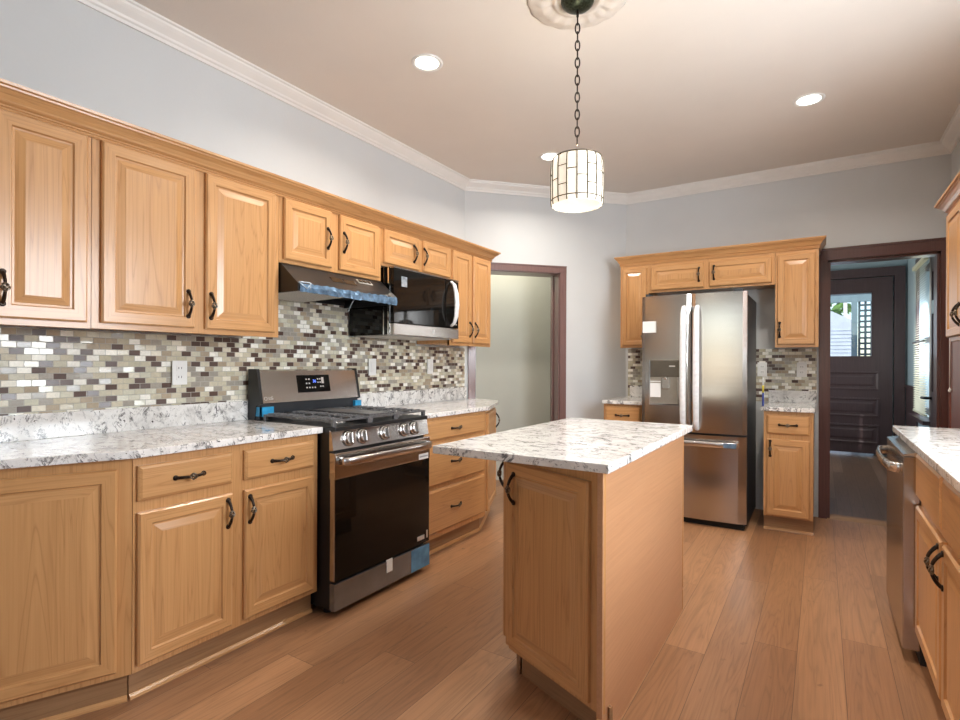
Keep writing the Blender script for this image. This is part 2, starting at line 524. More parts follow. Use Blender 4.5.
# ------------------------------------------------------------------ mesh helpers
class MB:
    def __init__(s):
        s.bm = bmesh.new()

    def quad(s, pts, mi=0):
        f = s.bm.faces.new([s.bm.verts.new(p) for p in pts])
        f.material_index = mi
        return f

    def box(s, x0, x1, y0, y1, z0, z1, bev=0.0, mi=0):
        x0, x1 = sorted((x0, x1))
        y0, y1 = sorted((y0, y1))
        z0, z1 = sorted((z0, z1))
        vs = [s.bm.verts.new((x, y, z)) for x in (x0, x1) for y in (y0, y1) for z in (z0, z1)]
        fs = []
        for idx in ((0, 1, 3, 2), (4, 6, 7, 5), (0, 4, 5, 1), (2, 3, 7, 6), (0, 2, 6, 4), (1, 5, 7, 3)):
            f = s.bm.faces.new([vs[i] for i in idx])
            f.material_index = mi
            fs.append(f)
        if bev > 0:
            es = list({e for f in fs for e in f.edges})
            bmesh.ops.bevel(s.bm, geom=es, offset=bev, segments=2, affect='EDGES', profile=0.6)
        return s

    def prism(s, poly, z0, z1, bev=0.0, mi=0, axis='z', bevtop=False):
        """poly: list of 2D points; axis z: (x,y)->extrude z ; x: (y,z)->extrude x ; y: (x,z)->extrude y"""
        def P(p, h):
            return {'z': (p[0], p[1], h), 'x': (h, p[0], p[1]), 'y': (p[0], h, p[1])}[axis]
        a = [s.bm.verts.new(P(p, z0)) for p in poly]
        b = [s.bm.verts.new(P(p, z1)) for p in poly]
        fs = [s.bm.faces.new(a), s.bm.faces.new(b[::-1])]
        n = len(poly)
        for i in range(n):
            fs.append(s.bm.faces.new((a[i], a[(i + 1) % n], b[(i + 1) % n], b[i])))
        for f in fs:
            f.material_index = mi
        if bev > 0:
            es = list({e for f in fs for e in f.edges})
            bmesh.ops.bevel(s.bm, geom=es, offset=bev, segments=2, affect='EDGES', profile=0.6)
        return s

    def tube(s, path, rad, seg=8, closed=False, mi=0, flat=None):
        pts = [Vector(p) for p in path]
        n = len(pts)
        rads = rad if isinstance(rad, (list, tuple)) else [rad] * n
        rings = []
        up = None
        for i, p in enumerate(pts):
            if closed:
                t = (pts[(i + 1) % n] - pts[i - 1]).normalized()
            else:
                t = (pts[min(i + 1, n - 1)] - pts[max(i - 1, 0)]).normalized()
            if up is None:
                up = Vector((0, 0, 1)) if abs(t.z) < 0.9 else Vector((1, 0, 0))
            sx = t.cross(up)
            if sx.length < 1e-5:
                sx = t.orthogonal()
            sx.normalize()
            up = sx.cross(t).normalized()
            fa = flat or (1, 1)
            rings.append([s.bm.verts.new(p + rads[i] * (fa[0] * math.cos(a) * sx + fa[1] * math.sin(a) * up))
                          for a in (2 * PI * k / seg for k in range(seg))])
        m = n if closed else n - 1
        for i in range(m):
            r0, r1 = rings[i], rings[(i + 1) % n]
            for k in range(seg):
                f = s.bm.faces.new((r0[k], r0[(k + 1) % seg], r1[(k + 1) % seg], r1[k]))
                f.material_index = mi
                f.smooth = True
        if not closed:
            for rg in (rings[0], rings[-1]):
                f = s.bm.faces.new(rg)
                f.material_index = mi
        return s

    def lathe(s, prof, seg=32, cx=0, cy=0, mi=0, cap=True, smooth=True, mod=None):
        rings = []
        for (r, z) in prof:
            ring = []
            for k in range(seg):
                a = 2 * PI * k / seg
                rr, zz = (r, z) if mod is None else mod(r, z, a)
                ring.append(s.bm.verts.new((cx + rr * math.cos(a), cy + rr * math.sin(a), zz)))
            rings.append(ring)
        for i in range(len(rings) - 1):
            for k in range(seg):
                f = s.bm.faces.new((rings[i][k], rings[i][(k + 1) % seg], rings[i + 1][(k + 1) % seg], rings[i + 1][k]))
                f.material_index = mi
                f.smooth = smooth
        if cap:
            for rg in (rings[0], rings[-1]):
                f = s.bm.faces.new(rg)
                f.material_index = mi
        return s

    def loft(s, x0, x1, z0, z1, steps, mats=(0, 0, 0)):
        """concentric rectangles: steps of (inset, y); mats = (top/bottom ring, side ring, centre)"""
        rings = []
        for (ins, y) in steps:
            rings.append([s.bm.verts.new(p) for p in ((x0 + ins, y, z0 + ins), (x1 - ins, y, z0 + ins),
                                                     (x1 - ins, y, z1 - ins), (x0 + ins, y, z1 - ins))])
        for i in range(len(rings) - 1):
            for k in range(4):
                f = s.bm.faces.new((rings[i][k], rings[i][(k + 1) % 4], rings[i + 1][(k + 1) % 4], rings[i + 1][k]))
                f.material_index = mats[0] if k in (0, 2) else mats[1]
        f = s.bm.faces.new(rings[-1])
        f.material_index = mats[2]
        f = s.bm.faces.new(rings[0][::-1])
        f.material_index = mats[2]
        return s

    def sweep(s, prof, path, mi=0, closed_profile=True):
        """profile (o,z): o = outward offset to the left of the travel direction's normal, swept along XY polyline with mitres"""
        pts = [Vector((p[0], p[1])) for p in path]
        n = len(pts)
        rings = []
        for i in range(n):
            d0 = (pts[i] - pts[i - 1]).normalized() if i > 0 else None
            d1 = (pts[i + 1] - pts[i]).normalized() if i < n - 1 else None
            n0 = Vector((d0.y, -d0.x)) if d0 else None
            n1 = Vector((d1.y, -d1.x)) if d1 else None
            if n0 is None:
                m = n1
            elif n1 is None:
                m = n0
            else:
                m = (n0 + n1)
                m = m / m.dot(n0)
            rings.append([s.bm.verts.new((pts[i].x + m.x * o, pts[i].y + m.y * o, z)) for (o, z) in prof])
        k = len(prof)
        for i in range(n - 1):
            for j in range(k):
                f = s.bm.faces.new((rings[i][j], rings[i][(j + 1) % k], rings[i + 1][(j + 1) % k], rings[i + 1][j]))
                f.material_index = mi
        s.bm.faces.new(rings[0])
        s.bm.faces.new(rings[-1][::-1])
        return s

    def xf(s, M):
        bmesh.ops.transform(s.bm, matrix=M, verts=s.bm.verts)
        return s

    def build(s, name, mats, parent=None, smooth_angle=None):
        bmesh.ops.recalc_face_normals(s.bm, faces=s.bm.faces)
        me = bpy.data.meshes.new(name)
        s.bm.to_mesh(me)
        s.bm.free()
        if not isinstance(mats, (list, tuple)):
            mats = [mats]
        for m in mats:
            me.materials.append(MAT[m])
        o = bpy.data.objects.new(name, me)
        C.objects.link(o)
        if parent is not None:
            o.parent = parent
        return o


def tag(o, label=None, cat=None, group=None, kind=None):
    if label:
        o['label'] = label
    if cat:
        o['category'] = cat
    if group:
        o['group'] = group
    if kind:
        o['kind'] = kind
    return o


def thing(name, label, cat, loc=(0, 0, 0), rz=0.0, group=None):
    o = bpy.data.objects.new(name, None)
    o.empty_display_size = 0.1
    C.objects.link(o)
    o.location = loc
    o.rotation_euler = (0, 0, rz)
    return tag(o, label, cat, group)


def struct(name, mb, mat, label, cat):
    return tag(mb.build(name, mat), label, cat, kind='structure')


def text_mesh(name, body, size, mat, parent, M, depth=0.0006):
    cu = bpy.data.curves.new(name, 'FONT')
    cu.body = body
    cu.size = size
    cu.extrude = depth
    cu.align_x = 'CENTER'
    cu.align_y = 'CENTER'
    tmp = bpy.data.objects.new(name, cu)
    C.objects.link(tmp)
    dg = bpy.context.evaluated_depsgraph_get()
    me = bpy.data.meshes.new_from_object(tmp.evaluated_get(dg))
    bpy.data.objects.remove(tmp)
    bpy.data.curves.remove(cu)
    me.materials.clear()
    me.materials.append(MAT[mat])
    me.transform(M)
    o = bpy.data.objects.new(name, me)
    C.objects.link(o)
    o.parent = parent
    return o


FRONT = Matrix.Rotation(PI / 2, 4, 'X')     # text standing up, facing local -y

# ------------------------------------------------------------------ room shell
XL, YB, XR, YR, ZC = -2.67, 5.09, 0.955, -2.4, 2.84
A2, B2 = Vector((XL, 3.92)), Vector((-1.585, YB))
T2 = (B2 - A2).normalized()
N2 = Vector((T2.y, -T2.x))                   # into the kitchen
TH = 0.13

m = MB()
m.box(-3.2, 1.3, YR - 0.2, 5.2, -0.1, 0.0)
struct('floor', m, 'floor', 'honey oak plank floor of the kitchen', 'floor')
m = MB()
m.box(-0.6, 1.3, 5.2, 9.2, -0.1, -0.002)
struct('floor_mudroom', m, 'mud_floor', 'old dark floorboards beyond the open doorway', 'floor')
m = MB()
m.prism([(-2.6, 5.2), (-2.68, 4.1), (-3.2, 4.3), (-5.2, 4.6), (-4.6, 7.2), (-0.7, 7.2), (-1.5, 5.2)], -0.1, -0.001)
struct('floor_hall', m, 'floor', 'plank floor of the hall past the corner doorway', 'floor')
m = MB()
m.box(-3.2, 1.3, YR - 0.2, 5.22, ZC, ZC + 0.1)
struct('ceiling', m, 'ceiling', 'warm beige painted kitchen ceiling', 'ceiling')
m = MB()
m.box(-0.6, 1.3, 5.22, 9.2, 2.75, 2.85)
struct('ceiling_mudroom', m, 'trim_white', 'pale ceiling of the mudroom', 'ceiling')
m = MB()
m.prism([(-2.6, 5.2), (-2.6, 4.2), (-3.2, 4.2), (-5.2, 4.6), (-4.6, 7.2), (-0.7, 7.2), (-1.5, 5.2)], 2.7, 2.8)
struct('ceiling_hall', m, 'trim_white', 'pale ceiling of the hall', 'ceiling')

m = MB()
m.prism([(XL, YR - 0.15), (XL, A2.y), (XL - TH, A2.y + 0.06), (XL - TH, YR - 0.15)], 0, ZC)
struct('wall_left', m, 'wall', 'pale blue grey wall behind the range and cabinets', 'wall')

# chamfered corner wall with a doorway
def dpt(s, off=0.0):
    p = A2 + T2 * s - N2 * off
    return (p.x, p.y)


LEN = (B2 - A2).length
OP0, OP1, OPZ = 0.095, 0.912, 2.07
TD = 0.20
m = MB()
m.prism([dpt(0), dpt(OP0), dpt(OP0, TD), dpt(-0.05, TD)], 0, ZC)
m.prism([dpt(OP1), dpt(LEN), dpt(LEN + 0.05, TD), dpt(OP1, TD)], 0, ZC)
m.prism([dpt(OP0), dpt(OP1), dpt(OP1, TD), dpt(OP0, TD)], OPZ, ZC)
struct('wall_corner', m, 'wall', 'angled pale corner wall with a cased doorway', 'wall')

# back wall with doorway
DX0, DX1, DZ = 0.04, 0.735, 2.06
m = MB()
m.box(B2.x, DX0, YB, YB + TH, 0, ZC)
m.box(DX1, XR + 0.15, YB, YB + TH, 0, ZC)
m.box(DX0, DX1, YB, YB + TH, DZ, ZC)
struct('wall_back', m, 'wall', 'pale grey wall behind the refrigerator', 'wall')

# right wall with a window opening, and a boxed-out chase in the far corner
WY0, WY1, WZ0, WZ1 = 1.15, 2.65, 1.12, 2.28
m = MB()
m.box(XR, XR + TH, YR - 0.15, WY0, 0, ZC)
m.box(XR, XR + TH, WY1, YB, 0, ZC)
m.box(XR, XR + TH, WY0, WY1, 0, WZ0)
m.box(XR, XR + TH, WY0, WY1, WZ1, ZC)
struct('wall_right', m, 'wall', 'pale wall above the right-hand counter', 'wall')
m = MB()
m.box(0.79, XR, 4.45, YB, 0, ZC)
struct('wall_chase', m, 'wall', 'boxed-out wall corner beside the back doorway', 'wall')

# rear wall with a wide window opening
m = MB()
RX0, RX1, RZ0, RZ1 = -2.0, 0.2, 0.75, 2.4
m.box(XL, RX0, YR - TH, YR, 0, ZC)
m.box(RX1, XR + TH, YR - TH, YR, 0, ZC)
m.box(RX0, RX1, YR - TH, YR, 0, RZ0)
m.box(RX0, RX1, YR - TH, YR, RZ1, ZC)
struct('wall_rear', m, 'taupe', 'unseen taupe rear wall, toned dark to cut bounce, with a wide window', 'wall')


def window_unit(name, axis, c, a0, a1, z0, z1, label, mullions=1):
    """frame with sash bars; axis = wall normal axis"""
    m = MB()
    bars = []
    for k in range(mullions + 2):
        t = a0 + (a1 - a0) * k / (mullions + 1)
        wv = 0.035 if 0 < k < mullions + 1 else 0.05
        bars.append((max(a0, t - wv), min(a1, t + wv), z0, z1))
    for zz in (z0 + 0.03, (z0 + z1) / 2, z1 - 0.03):
        bars.append((a0, a1, zz - 0.03, zz + 0.03))
    for (p, q, r, s) in bars:
        if axis == 'x':
            m.box(c - 0.03, c + 0.03, p, q, r, s)
        else:
            m.box(p, q, c - 0.03, c + 0.03, r, s)
    return struct(name, m, 'trim_white', label, 'window')


window_unit('window_1', 'x', XR + 0.05, WY0, WY1, WZ0, WZ1, 'white sash window over the right-hand counter')
window_unit('window_2', 'y', YR - 0.06, RX0, RX1, RZ0, RZ1, 'wide white window in the rear wall', 2)

# crown moulding round the ceiling
cr = [(0.0, 2.757), (0.010, 2.757), (0.014, 2.770), (0.022, 2.776), (0.026, 2.786), (0.050, 2.806), (0.062, 2.818),
      (0.064, 2.828), (0.074, 2.832), (0.076, ZC), (0.0, ZC)]
m = MB()
m.sweep(cr, [(XL, YR), (XL, A2.y), (B2.x, YB), (0.79, YB), (0.79, 4.45), (XR, 4.45), (XR, YR), (XL, YR)])
struct('trim_1', m, 'trim_white', 'white crown moulding along the ceiling', 'crown moulding')

# casing of the corner doorway
def casing_diag():
    m = MB()
    W = 0.058
    for (a, b) in ((OP0 - W, OP0 + 0.004), (OP1 - 0.004, OP1 + W)):
        m.prism([dpt(a, 0), dpt(b, 0), dpt(b, -0.016), dpt(a, -0.016)], 0, OPZ + 0.058)
    m.prism([dpt(OP0 - W, 0), dpt(OP1 + W, 0), dpt(OP1 + W, -0.018), dpt(OP0 - W, -0.018)], OPZ - 0.004, OPZ + 0.05)
    m.prism([dpt(OP0 - W, 0), dpt(OP1 + W, 0), dpt(OP1 + W, -0.024), dpt(OP0 - W, -0.024)], OPZ + 0.05, OPZ + 0.06)
    # jamb linings with a stop
    m.prism([dpt(OP1 - 0.012, 0), dpt(OP1, 0), dpt(OP1, TD), dpt(OP1 - 0.012, TD)], 0, OPZ)
    m.prism([dpt(OP0, 0), dpt(OP0 + 0.012, 0), dpt(OP0 + 0.012, TD), dpt(OP0, TD)], 0, OPZ)
    m.prism([dpt(OP0, 0), dpt(OP1, 0), dpt(OP1, TD), dpt(OP0, TD)], OPZ - 0.012, OPZ)
    m.prism([dpt(OP1 - 0.022, 0.12), dpt(OP1 - 0.012, 0.12), dpt(OP1 - 0.012, 0.16), dpt(OP1 - 0.022, 0.16)], 0, OPZ - 0.012)
    return m


struct('trim_2', casing_diag(), 'casing', 'mahogany casing of the angled corner doorway', 'door casing')

m = MB()
m.box(DX0 - 0.055, DX0 + 0.004, YB - 0.02, YB, 0, DZ + 0.086)
m.box(DX1 - 0.004, 0.79, YB - 0.02, YB, 0, DZ + 0.086)
m.box(DX0 - 0.055, 0.79, YB - 0.022, YB, DZ - 0.004, DZ + 0.086)
m.box(DX0 - 0.06, 0.79, YB - 0.03, YB, DZ + 0.076, DZ + 0.09)
m.box(DX0, DX0 + 0.022, YB, YB + TH, 0, DZ)
m.box(DX1 - 0.022, DX1, YB, YB + TH, 0, DZ)
m.box(DX0, DX1, YB, YB + TH, DZ - 0.022, DZ)
struct('trim_3', m, 'mahogany', 'dark mahogany casing of the doorway to the mudroom', 'door casing')
m = MB()
m.prism([(YB - 0.01, 0), (YB + 0.04, 0.016), (YB + 0.10, 0.016), (YB + TH + 0.02, 0)], DX0, DX1, axis='x')
struct('trim_4', m, 'toe', 'worn wooden threshold of the back doorway', 'threshold')
m = MB()
m.box(0.775, 0.79, 4.5, YB - 0.024, 0, 1.9)
m.box(0.768, 0.776, 4.98, 5.02, 0, 1.9)
struct('trim_5', m, 'panel_red', 'dark mahogany panel on the wall right of the back doorway', 'wall panel')

# hall past the corner doorway
def hp(px_ang, dist):
    return (dist * math.sin(px_ang), dist * math.cos(px_ang))


K1 = dpt(0.30, 0.75)
K2 = dpt(2.1, 0.75 + 0.10)
m = MB()
a0 = dpt(-0.05, TD)
m.prism([a0, K1, (K1[0] - 0.1, K1[1] + 0.1), (a0[0] - 0.1, a0[1] + 0.05)], 0, 2.7)
struct('wall_hall_left', m, 'hall_blue', 'blue grey side wall seen through the corner doorway', 'wall')
m = MB()
m.prism([K1, K2, (K2[0] - 0.1, K2[1] + 0.1), (K1[0] - 0.1, K1[1] + 0.1)], 0, 2.7)
struct('wall_hall', m, 'hall_wall', 'olive grey hall wall seen through the corner doorway', 'wall')
m = MB()
e0 = dpt(LEN + 0.05, TD)
m.prism([(e0[0], e0[1]), K2, (K2[0] + 0.1, K2[1]), (e0[0] + 0.1, e0[1])], 0, 2.7)
struct('wall_hall_right', m, 'hall_wall', 'end wall of the hall', 'wall')

# ------------------------------------------------------------------ mudroom
MY = 8.95
m = MB()
m.box(-0.6, 0.0, MY, MY + 0.12, 0, 2.8)
m.box(0.0, 0.60, MY, MY + 0.12, 2.2, 2.8)
m.box(0.60, 1.2, MY, MY + 0.12, 0, 2.8)
struct('wall_mudroom_back', m, 'mud_wall', 'blue grey wall round the far dark door', 'wall')
m = MB()
m.box(XR, XR + 0.12, 5.22, 7.06, 0, 2.8)
m.box(XR, XR + 0.12, 7.92, MY, 0, 2.8)
m.box(XR, XR + 0.12, 7.06, 7.92, 0, 0.68)
m.box(XR, XR + 0.12, 7.06, 7.92, 2.36, 2.8)
struct('wall_mudroom_right', m, 'mud_wall', 'blue wall of the mudroom beside the blinds', 'wall')
m = MB()
m.box(-0.6, -0.5, 5.22, 6.9, 0, 2.8)
m.box(-0.6, -0.5, 8.3, MY, 0, 2.8)
m.box(-0.6, -0.5, 6.9, 8.3, 0, 0.85)
m.box(-0.6, -0.5, 6.9, 8.3, 2.35, 2.8)  # opening invented to let the added side fill in
struct('wall_mudroom_left', m, 'mud_wall', 'left wall of the mudroom', 'wall')
m = MB()
m.box(XR - 0.02, XR, 7.98, MY - 0.08, 0, 0.96)
m.box(XR - 0.035, XR, 7.98, MY - 0.08, 0.94, 0.97)
struct('trim_6', m, 'espresso', 'dark wainscot below the blue mudroom wall', 'wainscot')
# window casing and blinds
m = MB()
m.box(XR - 0.025, XR, 7.92, 8.0, 0.60, 2.45)
m.box(XR - 0.025, XR, 6.96, 7.06, 0.60, 2.45)
m.box(XR - 0.03, XR, 6.96, 8.0, 2.36, 2.45)
m.box(XR - 0.09, XR, 6.94, 8.02, 0.62, 0.66)
m.box(XR + 0.05, XR + 0.09, 7.06, 7.92, 0.68, 0.74)
m.box(XR + 0.05, XR + 0.09, 7.06, 7.92, 1.48, 1.54)
m.box(XR + 0.05, XR + 0.09, 7.06, 7.92, 2.30, 2.36)
struct('window_3', m, 'espresso', 'dark framed mudroom window behind the cream blinds', 'window')
bl = thing('window_blind', 'cream slatted blind hanging in the mudroom window', 'blind', (XR - 0.05, 7.49, 0.70))
m = MB()
m.box(-0.02, 0.02, -0.415, 0.415, 1.61, 1.65)
m.build('head_rail', 'blind', bl)
m = MB()
for k in range(63):
    z = 0.03 + k * 0.0252
    m.quad([(-0.011, -0.41, z - 0.006), (0.011, -0.41, z + 0.009), (0.011, 0.41, z + 0.009), (-0.011, 0.41, z - 0.006)])
m.build('slats', 'blind', bl)
m = MB()
m.box(-0.012, 0.012, -0.41, 0.41, 0.0, 0.015)
m.build('bottom_rail', 'blind', bl)
m = MB()
m.box(-0.016, -0.004, -0.03, -0.02, 0.75, 0.76)
m.box(-0.018, -0.008, -0.41, 0.41, 0.77, 0.785)
m.build('meeting_rail', 'espresso', bl)

# dark door leaf standing open against the right mudroom wall, with narrow panes
dl = thing('panelled_door', 'dark door with narrow pale panes standing open beside the blinds', 'door', (XR - 0.075, 5.95, 0))
m = MB()
W0, W1 = -0.35, 0.50
m.box(-0.02, 0.02, W0, W1, 0.02, 0.98)
m.box(-0.02, 0.02, W0, 0.20, 0.98, 2.3)
m.box(-0.02, 0.02, 0.30, 0.36, 0.98, 2.3)
m.box(-0.02, 0.02, 0.45, W1, 0.98, 2.3)
m.box(-0.02, 0.02, W0, W1, 2.09, 2.3)
m.build('leaf', 'espresso', dl)
for (p, q) in ((0.20, 0.30), (0.36, 0.45)):
    for (r, s2) in ((0.98, 1.70), (1.82, 2.09)):
        m = MB()
        m.box(-0.006, 0.006, p, q, r, s2)
        m.build('pane', 'siding', dl)
m = MB()
m.box(-0.021, 0.021, 0.20, 0.45, 1.70, 1.82)
m.build('glazing_bar', 'teal_paint', dl)
m = MB()
m.tube([(-0.02, 0.45, 0.92), (-0.065, 0.45, 0.92), (-0.07, 0.47, 0.92), (-0.07, 0.62, 0.915)], 0.013, 8)
m.build('lever_handle', 'black_enamel', dl)

# far exterior door
fd = thing('exterior_door', 'dark panelled door with a window at the far end of the mudroom', 'door', (0.30, MY, 0))
m = MB()
x0, x1 = -0.62, 0.50
gx0, gx1, gz0, gz1 = -0.235, 0.285, 1.33, 2.22
m.box(x0, gx0, -0.05, 0.0, 0.03, 2.40)
m.box(gx1, x1, -0.05, 0.0, 0.03, 2.40)
m.box(gx0, gx1, -0.05, 0.0, gz1, 2.40)
m.box(gx0, gx1, -0.05, 0.0, 0.03, gz0)
m.build('leaf', 'espresso', fd)
for (z0, z1) in ((0.16, 0.42), (0.52, 0.78), (0.88, 1.14)):
    m = MB()
    m.loft(-0.50, 0.36, z0, z1, [(0, -0.051), (0.0, -0.062), (0.02, -0.064), (0.035, -0.054), (0.06, -0.054), (0.08, -0.06)])
    m.build('raised_panel', 'espresso', fd)
m = MB()
m.box(gx0, gx1, -0.028, -0.022, gz0, gz1)
m.build('pane', 'pane', fd)
m = MB()
for (a, b2, c2, d2) in ((gx0, gx0 + 0.014, gz0, gz1), (gx1 - 0.014, gx1, gz0, gz1), (gx0, gx1, gz0, gz0 + 0.014), (gx0, gx1, gz1 - 0.02, gz1)):
    m.box(a, b2, -0.056, -0.012, c2, d2)
m.build('glazing_frame', 'espresso', fd)
m = MB()
m.box(0.515, 0.63, -0.06, 0, 0, 2.42)
m.box(-0.62, 0.63, -0.065, 0, 2.41, 2.53)
m.build('door_casing', 'espresso', fd)

# outdoors seen through the far door
m = MB()
m.box(-6, 8, 9.4, 22, -0.35, -0.25)
struct('ground_yard', m, 'ground', 'ground outside the far door', 'ground')
nh = thing('neighbour_house', 'pale sided gable of the house seen through the far door window', 'house', (-0.6, 14.0, -0.25))
m = MB()
m.prism([(-3.0, 0), (1.185, 0), (1.185, 2.42), (-3.0, 4.85)], 0, 3.0, axis='y')
for k in range(28):
    m.box(-3.0, 1.19, -0.012, 0.0, 0.06 + k * 0.08, 0.072 + k * 0.08)
m.build('siding_wall', 'siding', nh)
pl = thing('porch_lattice', 'teal porch post and square lattice screen outside the far door', 'lattice', (0.285, 10.2, -0.25))
m = MB()
m.box(0.115, 0.19, -0.05, 0.05, 0, 3.2)
m.build('post', 'teal_paint', pl)
m = MB()
nx, st = 3, 0.078
for k in range(nx + 1):
    x = 0.20 + k * st
    m.box(x, x + 0.03, -0.012, 0.012, 0, 2.5)
for k in range(26):
    z = 0.35 + k * 0.085
    m.box(0.20, 0.20 + nx * st + 0.03, -0.008, 0.008, z, z + 0.03)
m.build('lattice_panel', 'teal_dark', pl)
m = MB()
m.box(-0.7, 0.6, -0.04, 0.04, 2.46, 2.66)
m.build('beam', 'teal_paint', pl)
pp = thing('porch_post', 'slim white porch post outside, behind the neighbouring house corner', 'post', (0.165, 17.6, -0.25))
m = MB()
m.box(0.34, 0.43, -0.05, 0.05, 0, 3.4, 0.006)
m.build('shaft', 'trim_white', pp)
m = MB()
m.box(0.31, 0.46, -0.07, 0.07, 2.5, 2.58, 0.004)
m.build('capital', 'mahogany', pp)
random.seed(4)
tr = thing('leafy_tree', 'green leafy tree behind the neighbouring house', 'tree', (-0.9, 19.6, -0.25))
m = MB()
m.tube([(0, 0, 0), (0.05, 0, 1.5), (0.0, 0.1, 3.2)], [0.16, 0.12, 0.07], 8)
m.build('trunk', 'mahogany', tr)
m = MB()
for k in range(900):
    a, b2 = random.uniform(0, 2 * PI), random.uniform(-1, 1)
    rr = 1.7 * random.uniform(0.55, 1) ** 0.5
    c = Vector((rr * math.cos(a) * math.sqrt(1 - b2 * b2), rr * math.sin(a) * math.sqrt(1 - b2 * b2), 3.6 + 1.25 * rr * b2))
    u = Vector((random.uniform(-1, 1), random.uniform(-1, 1), random.uniform(-1, 1))).normalized() * 0.16
    v = u.orthogonal().normalized() * 0.09
    m.quad([c - u, c + v, c + u, c - v])
m.build('crown', 'leaf', tr)

# ------------------------------------------------------------------ cabinet kit
DOOR = [(0.0, 0.0), (0.0, -0.013), (0.006, -0.020), (0.044, -0.020), (0.048, -0.0125), (0.055, -0.012), (0.083, -0.0185)]
SLAB = [(0.0, 0.0), (0.0, -0.011), (0.004, -0.015), (0.012, -0.020)]


def pull_mesh(vertical):
    """arched bronze pull, 105 mm between feet, with a bird-cage twist in the middle; stands out to -y"""
    m = MB()
    L, H = 0.108, 0.029

    def arc(t):
        return Vector((0, -H * math.sin(PI * t) ** 0.75 if 0 < t < 1 else 0, (t - 0.5) * L))
    ts = [i / 28 for i in range(29)]
    for side in (0, 1):
        pts, rad = [], []
        for i in range(11):
            t = i / 28
            t = t if side == 0 else 1 - t
            pts.append(arc(t))
            rad.append(0.0068 - 0.0016 * (i / 10))
        m.tube(pts, rad, 8)
        z = -L / 2 if side == 0 else L / 2
        m.tube([(0, 0.0, z), (0, -0.004, z), (0, -0.006, z)], [0.0105, 0.010, 0.006], 10)
    for k in range(4):
        pts, rad = [], []
        for i in range(15):
            f = i / 14
            t = 10 / 28 + f * 8 / 28
            c = arc(t)
            a = 2 * PI * k / 4 + f * PI * 1.1
            b = 0.0115 * math.sin(PI * f)
            pts.append(c + Vector((b * math.cos(a), 0.45 * b * math.sin(a), 0)))
            rad.append(0.0034)
        m.tube(pts, rad, 6, mi=1)
    if not vertical:
        m.xf(Matrix.Rotation(PI / 2, 4, 'Y'))
    bmesh.ops.recalc_face_normals(m.bm, faces=m.bm.faces)
    me = bpy.data.meshes.new('handle')
    m.bm.to_mesh(me)
    m.bm.free()
    me.materials.append(MAT['bronze'])
    me.materials.append(MAT['pewter'])
    return me


PULL_V, PULL_H = pull_mesh(True), pull_mesh(False)


def handle(parent, x, z, vertical=True):
    o = bpy.data.objects.new('handle', PULL_V if vertical else PULL_H)
    C.objects.link(o)
    o.parent = parent
    o.location = (x, -0.020, z)
    return o


def door(parent, x0, x1, z0, z1, hx=None, hz=None, name='door'):
    m = MB()
    w = x1 - x0
    steps = DOOR
    if w < 0.24:
        f = max(0.5, w / 0.26)
        steps = [(a * f if a > 0.01 else a, b) for a, b in DOOR]
    m.loft(x0, x1, z0, z1, steps, (1, 0, 0))
    o = m.build(name, ['oak_v', 'oak_h'], parent)
    if hx is not None:
        handle(o, hx, hz, True)
    return o


def drawer(parent, x0, x1, z0, z1, pull=True):
    m = MB()
    m.loft(x0, x1, z0, z1, SLAB, (0, 0, 0))
    o = m.build('drawer_front', ['oak_h'], parent)
    if pull:
        handle(o, (x0 + x1) / 2, (z0 + z1) / 2, False)
    return o


ROT_L, ROT_R = PI / 2, -PI / 2
UPX = -2.345                                   # face of the left uppers
UD = UPX - XL - 0.011


def upper(label, y0, y1, z0, z1, doors, rot=ROT_L, depth=None, face=None, name='upper_cabinet'):
    """doors: list of (a0, a1, hx, hz) along the wall, measured from y0"""
    d = depth or UD
    if rot == ROT_L:
        t = thing(name, label, 'cabinet', (face or UPX, y0, 0), rot)
    elif rot == ROT_R:
        t = thing(name, label, 'cabinet', (face, y1, 0), rot)
    else:
        t = thing(name, label, 'cabinet', (y0, face, 0), rot)
    W = y1 - y0
    m = MB()
    m.box(0.001, W - 0.001, 0.02, d, z0 + 0.012, z1)
    m.build('carcass', 'oak_v', t)
    m = MB()                                    # face frame
    xs = [0.0005]
    for k, dd in enumerate(doors):
        xs += [dd[0] + 0.008, dd[1] - 0.008]
    xs.append(W - 0.0005)
    for k in range(0, len(xs), 2):
        if xs[k + 1] > xs[k]:
            m.box(xs[k], xs[k + 1], 0.0, 0.02, z0, z1)
    m.box(0.0005, W - 0.0005, 0.0005, 0.0195, z0, z0 + 0.045, mi=1)
    m.box(0.0005, W - 0.0005, 0.0005, 0.0195, z1 - 0.05, z1, mi=1)
    m.build('face_frame', ['oak_v', 'oak_h'], t)
    for (a0, a1, hx, hz) in doors:
        door(t, a0, a1, z0 + 0.022 if z1 - z0 > 0.4 else z0 + 0.018, z1 - 0.035, hx, hz)
    return t


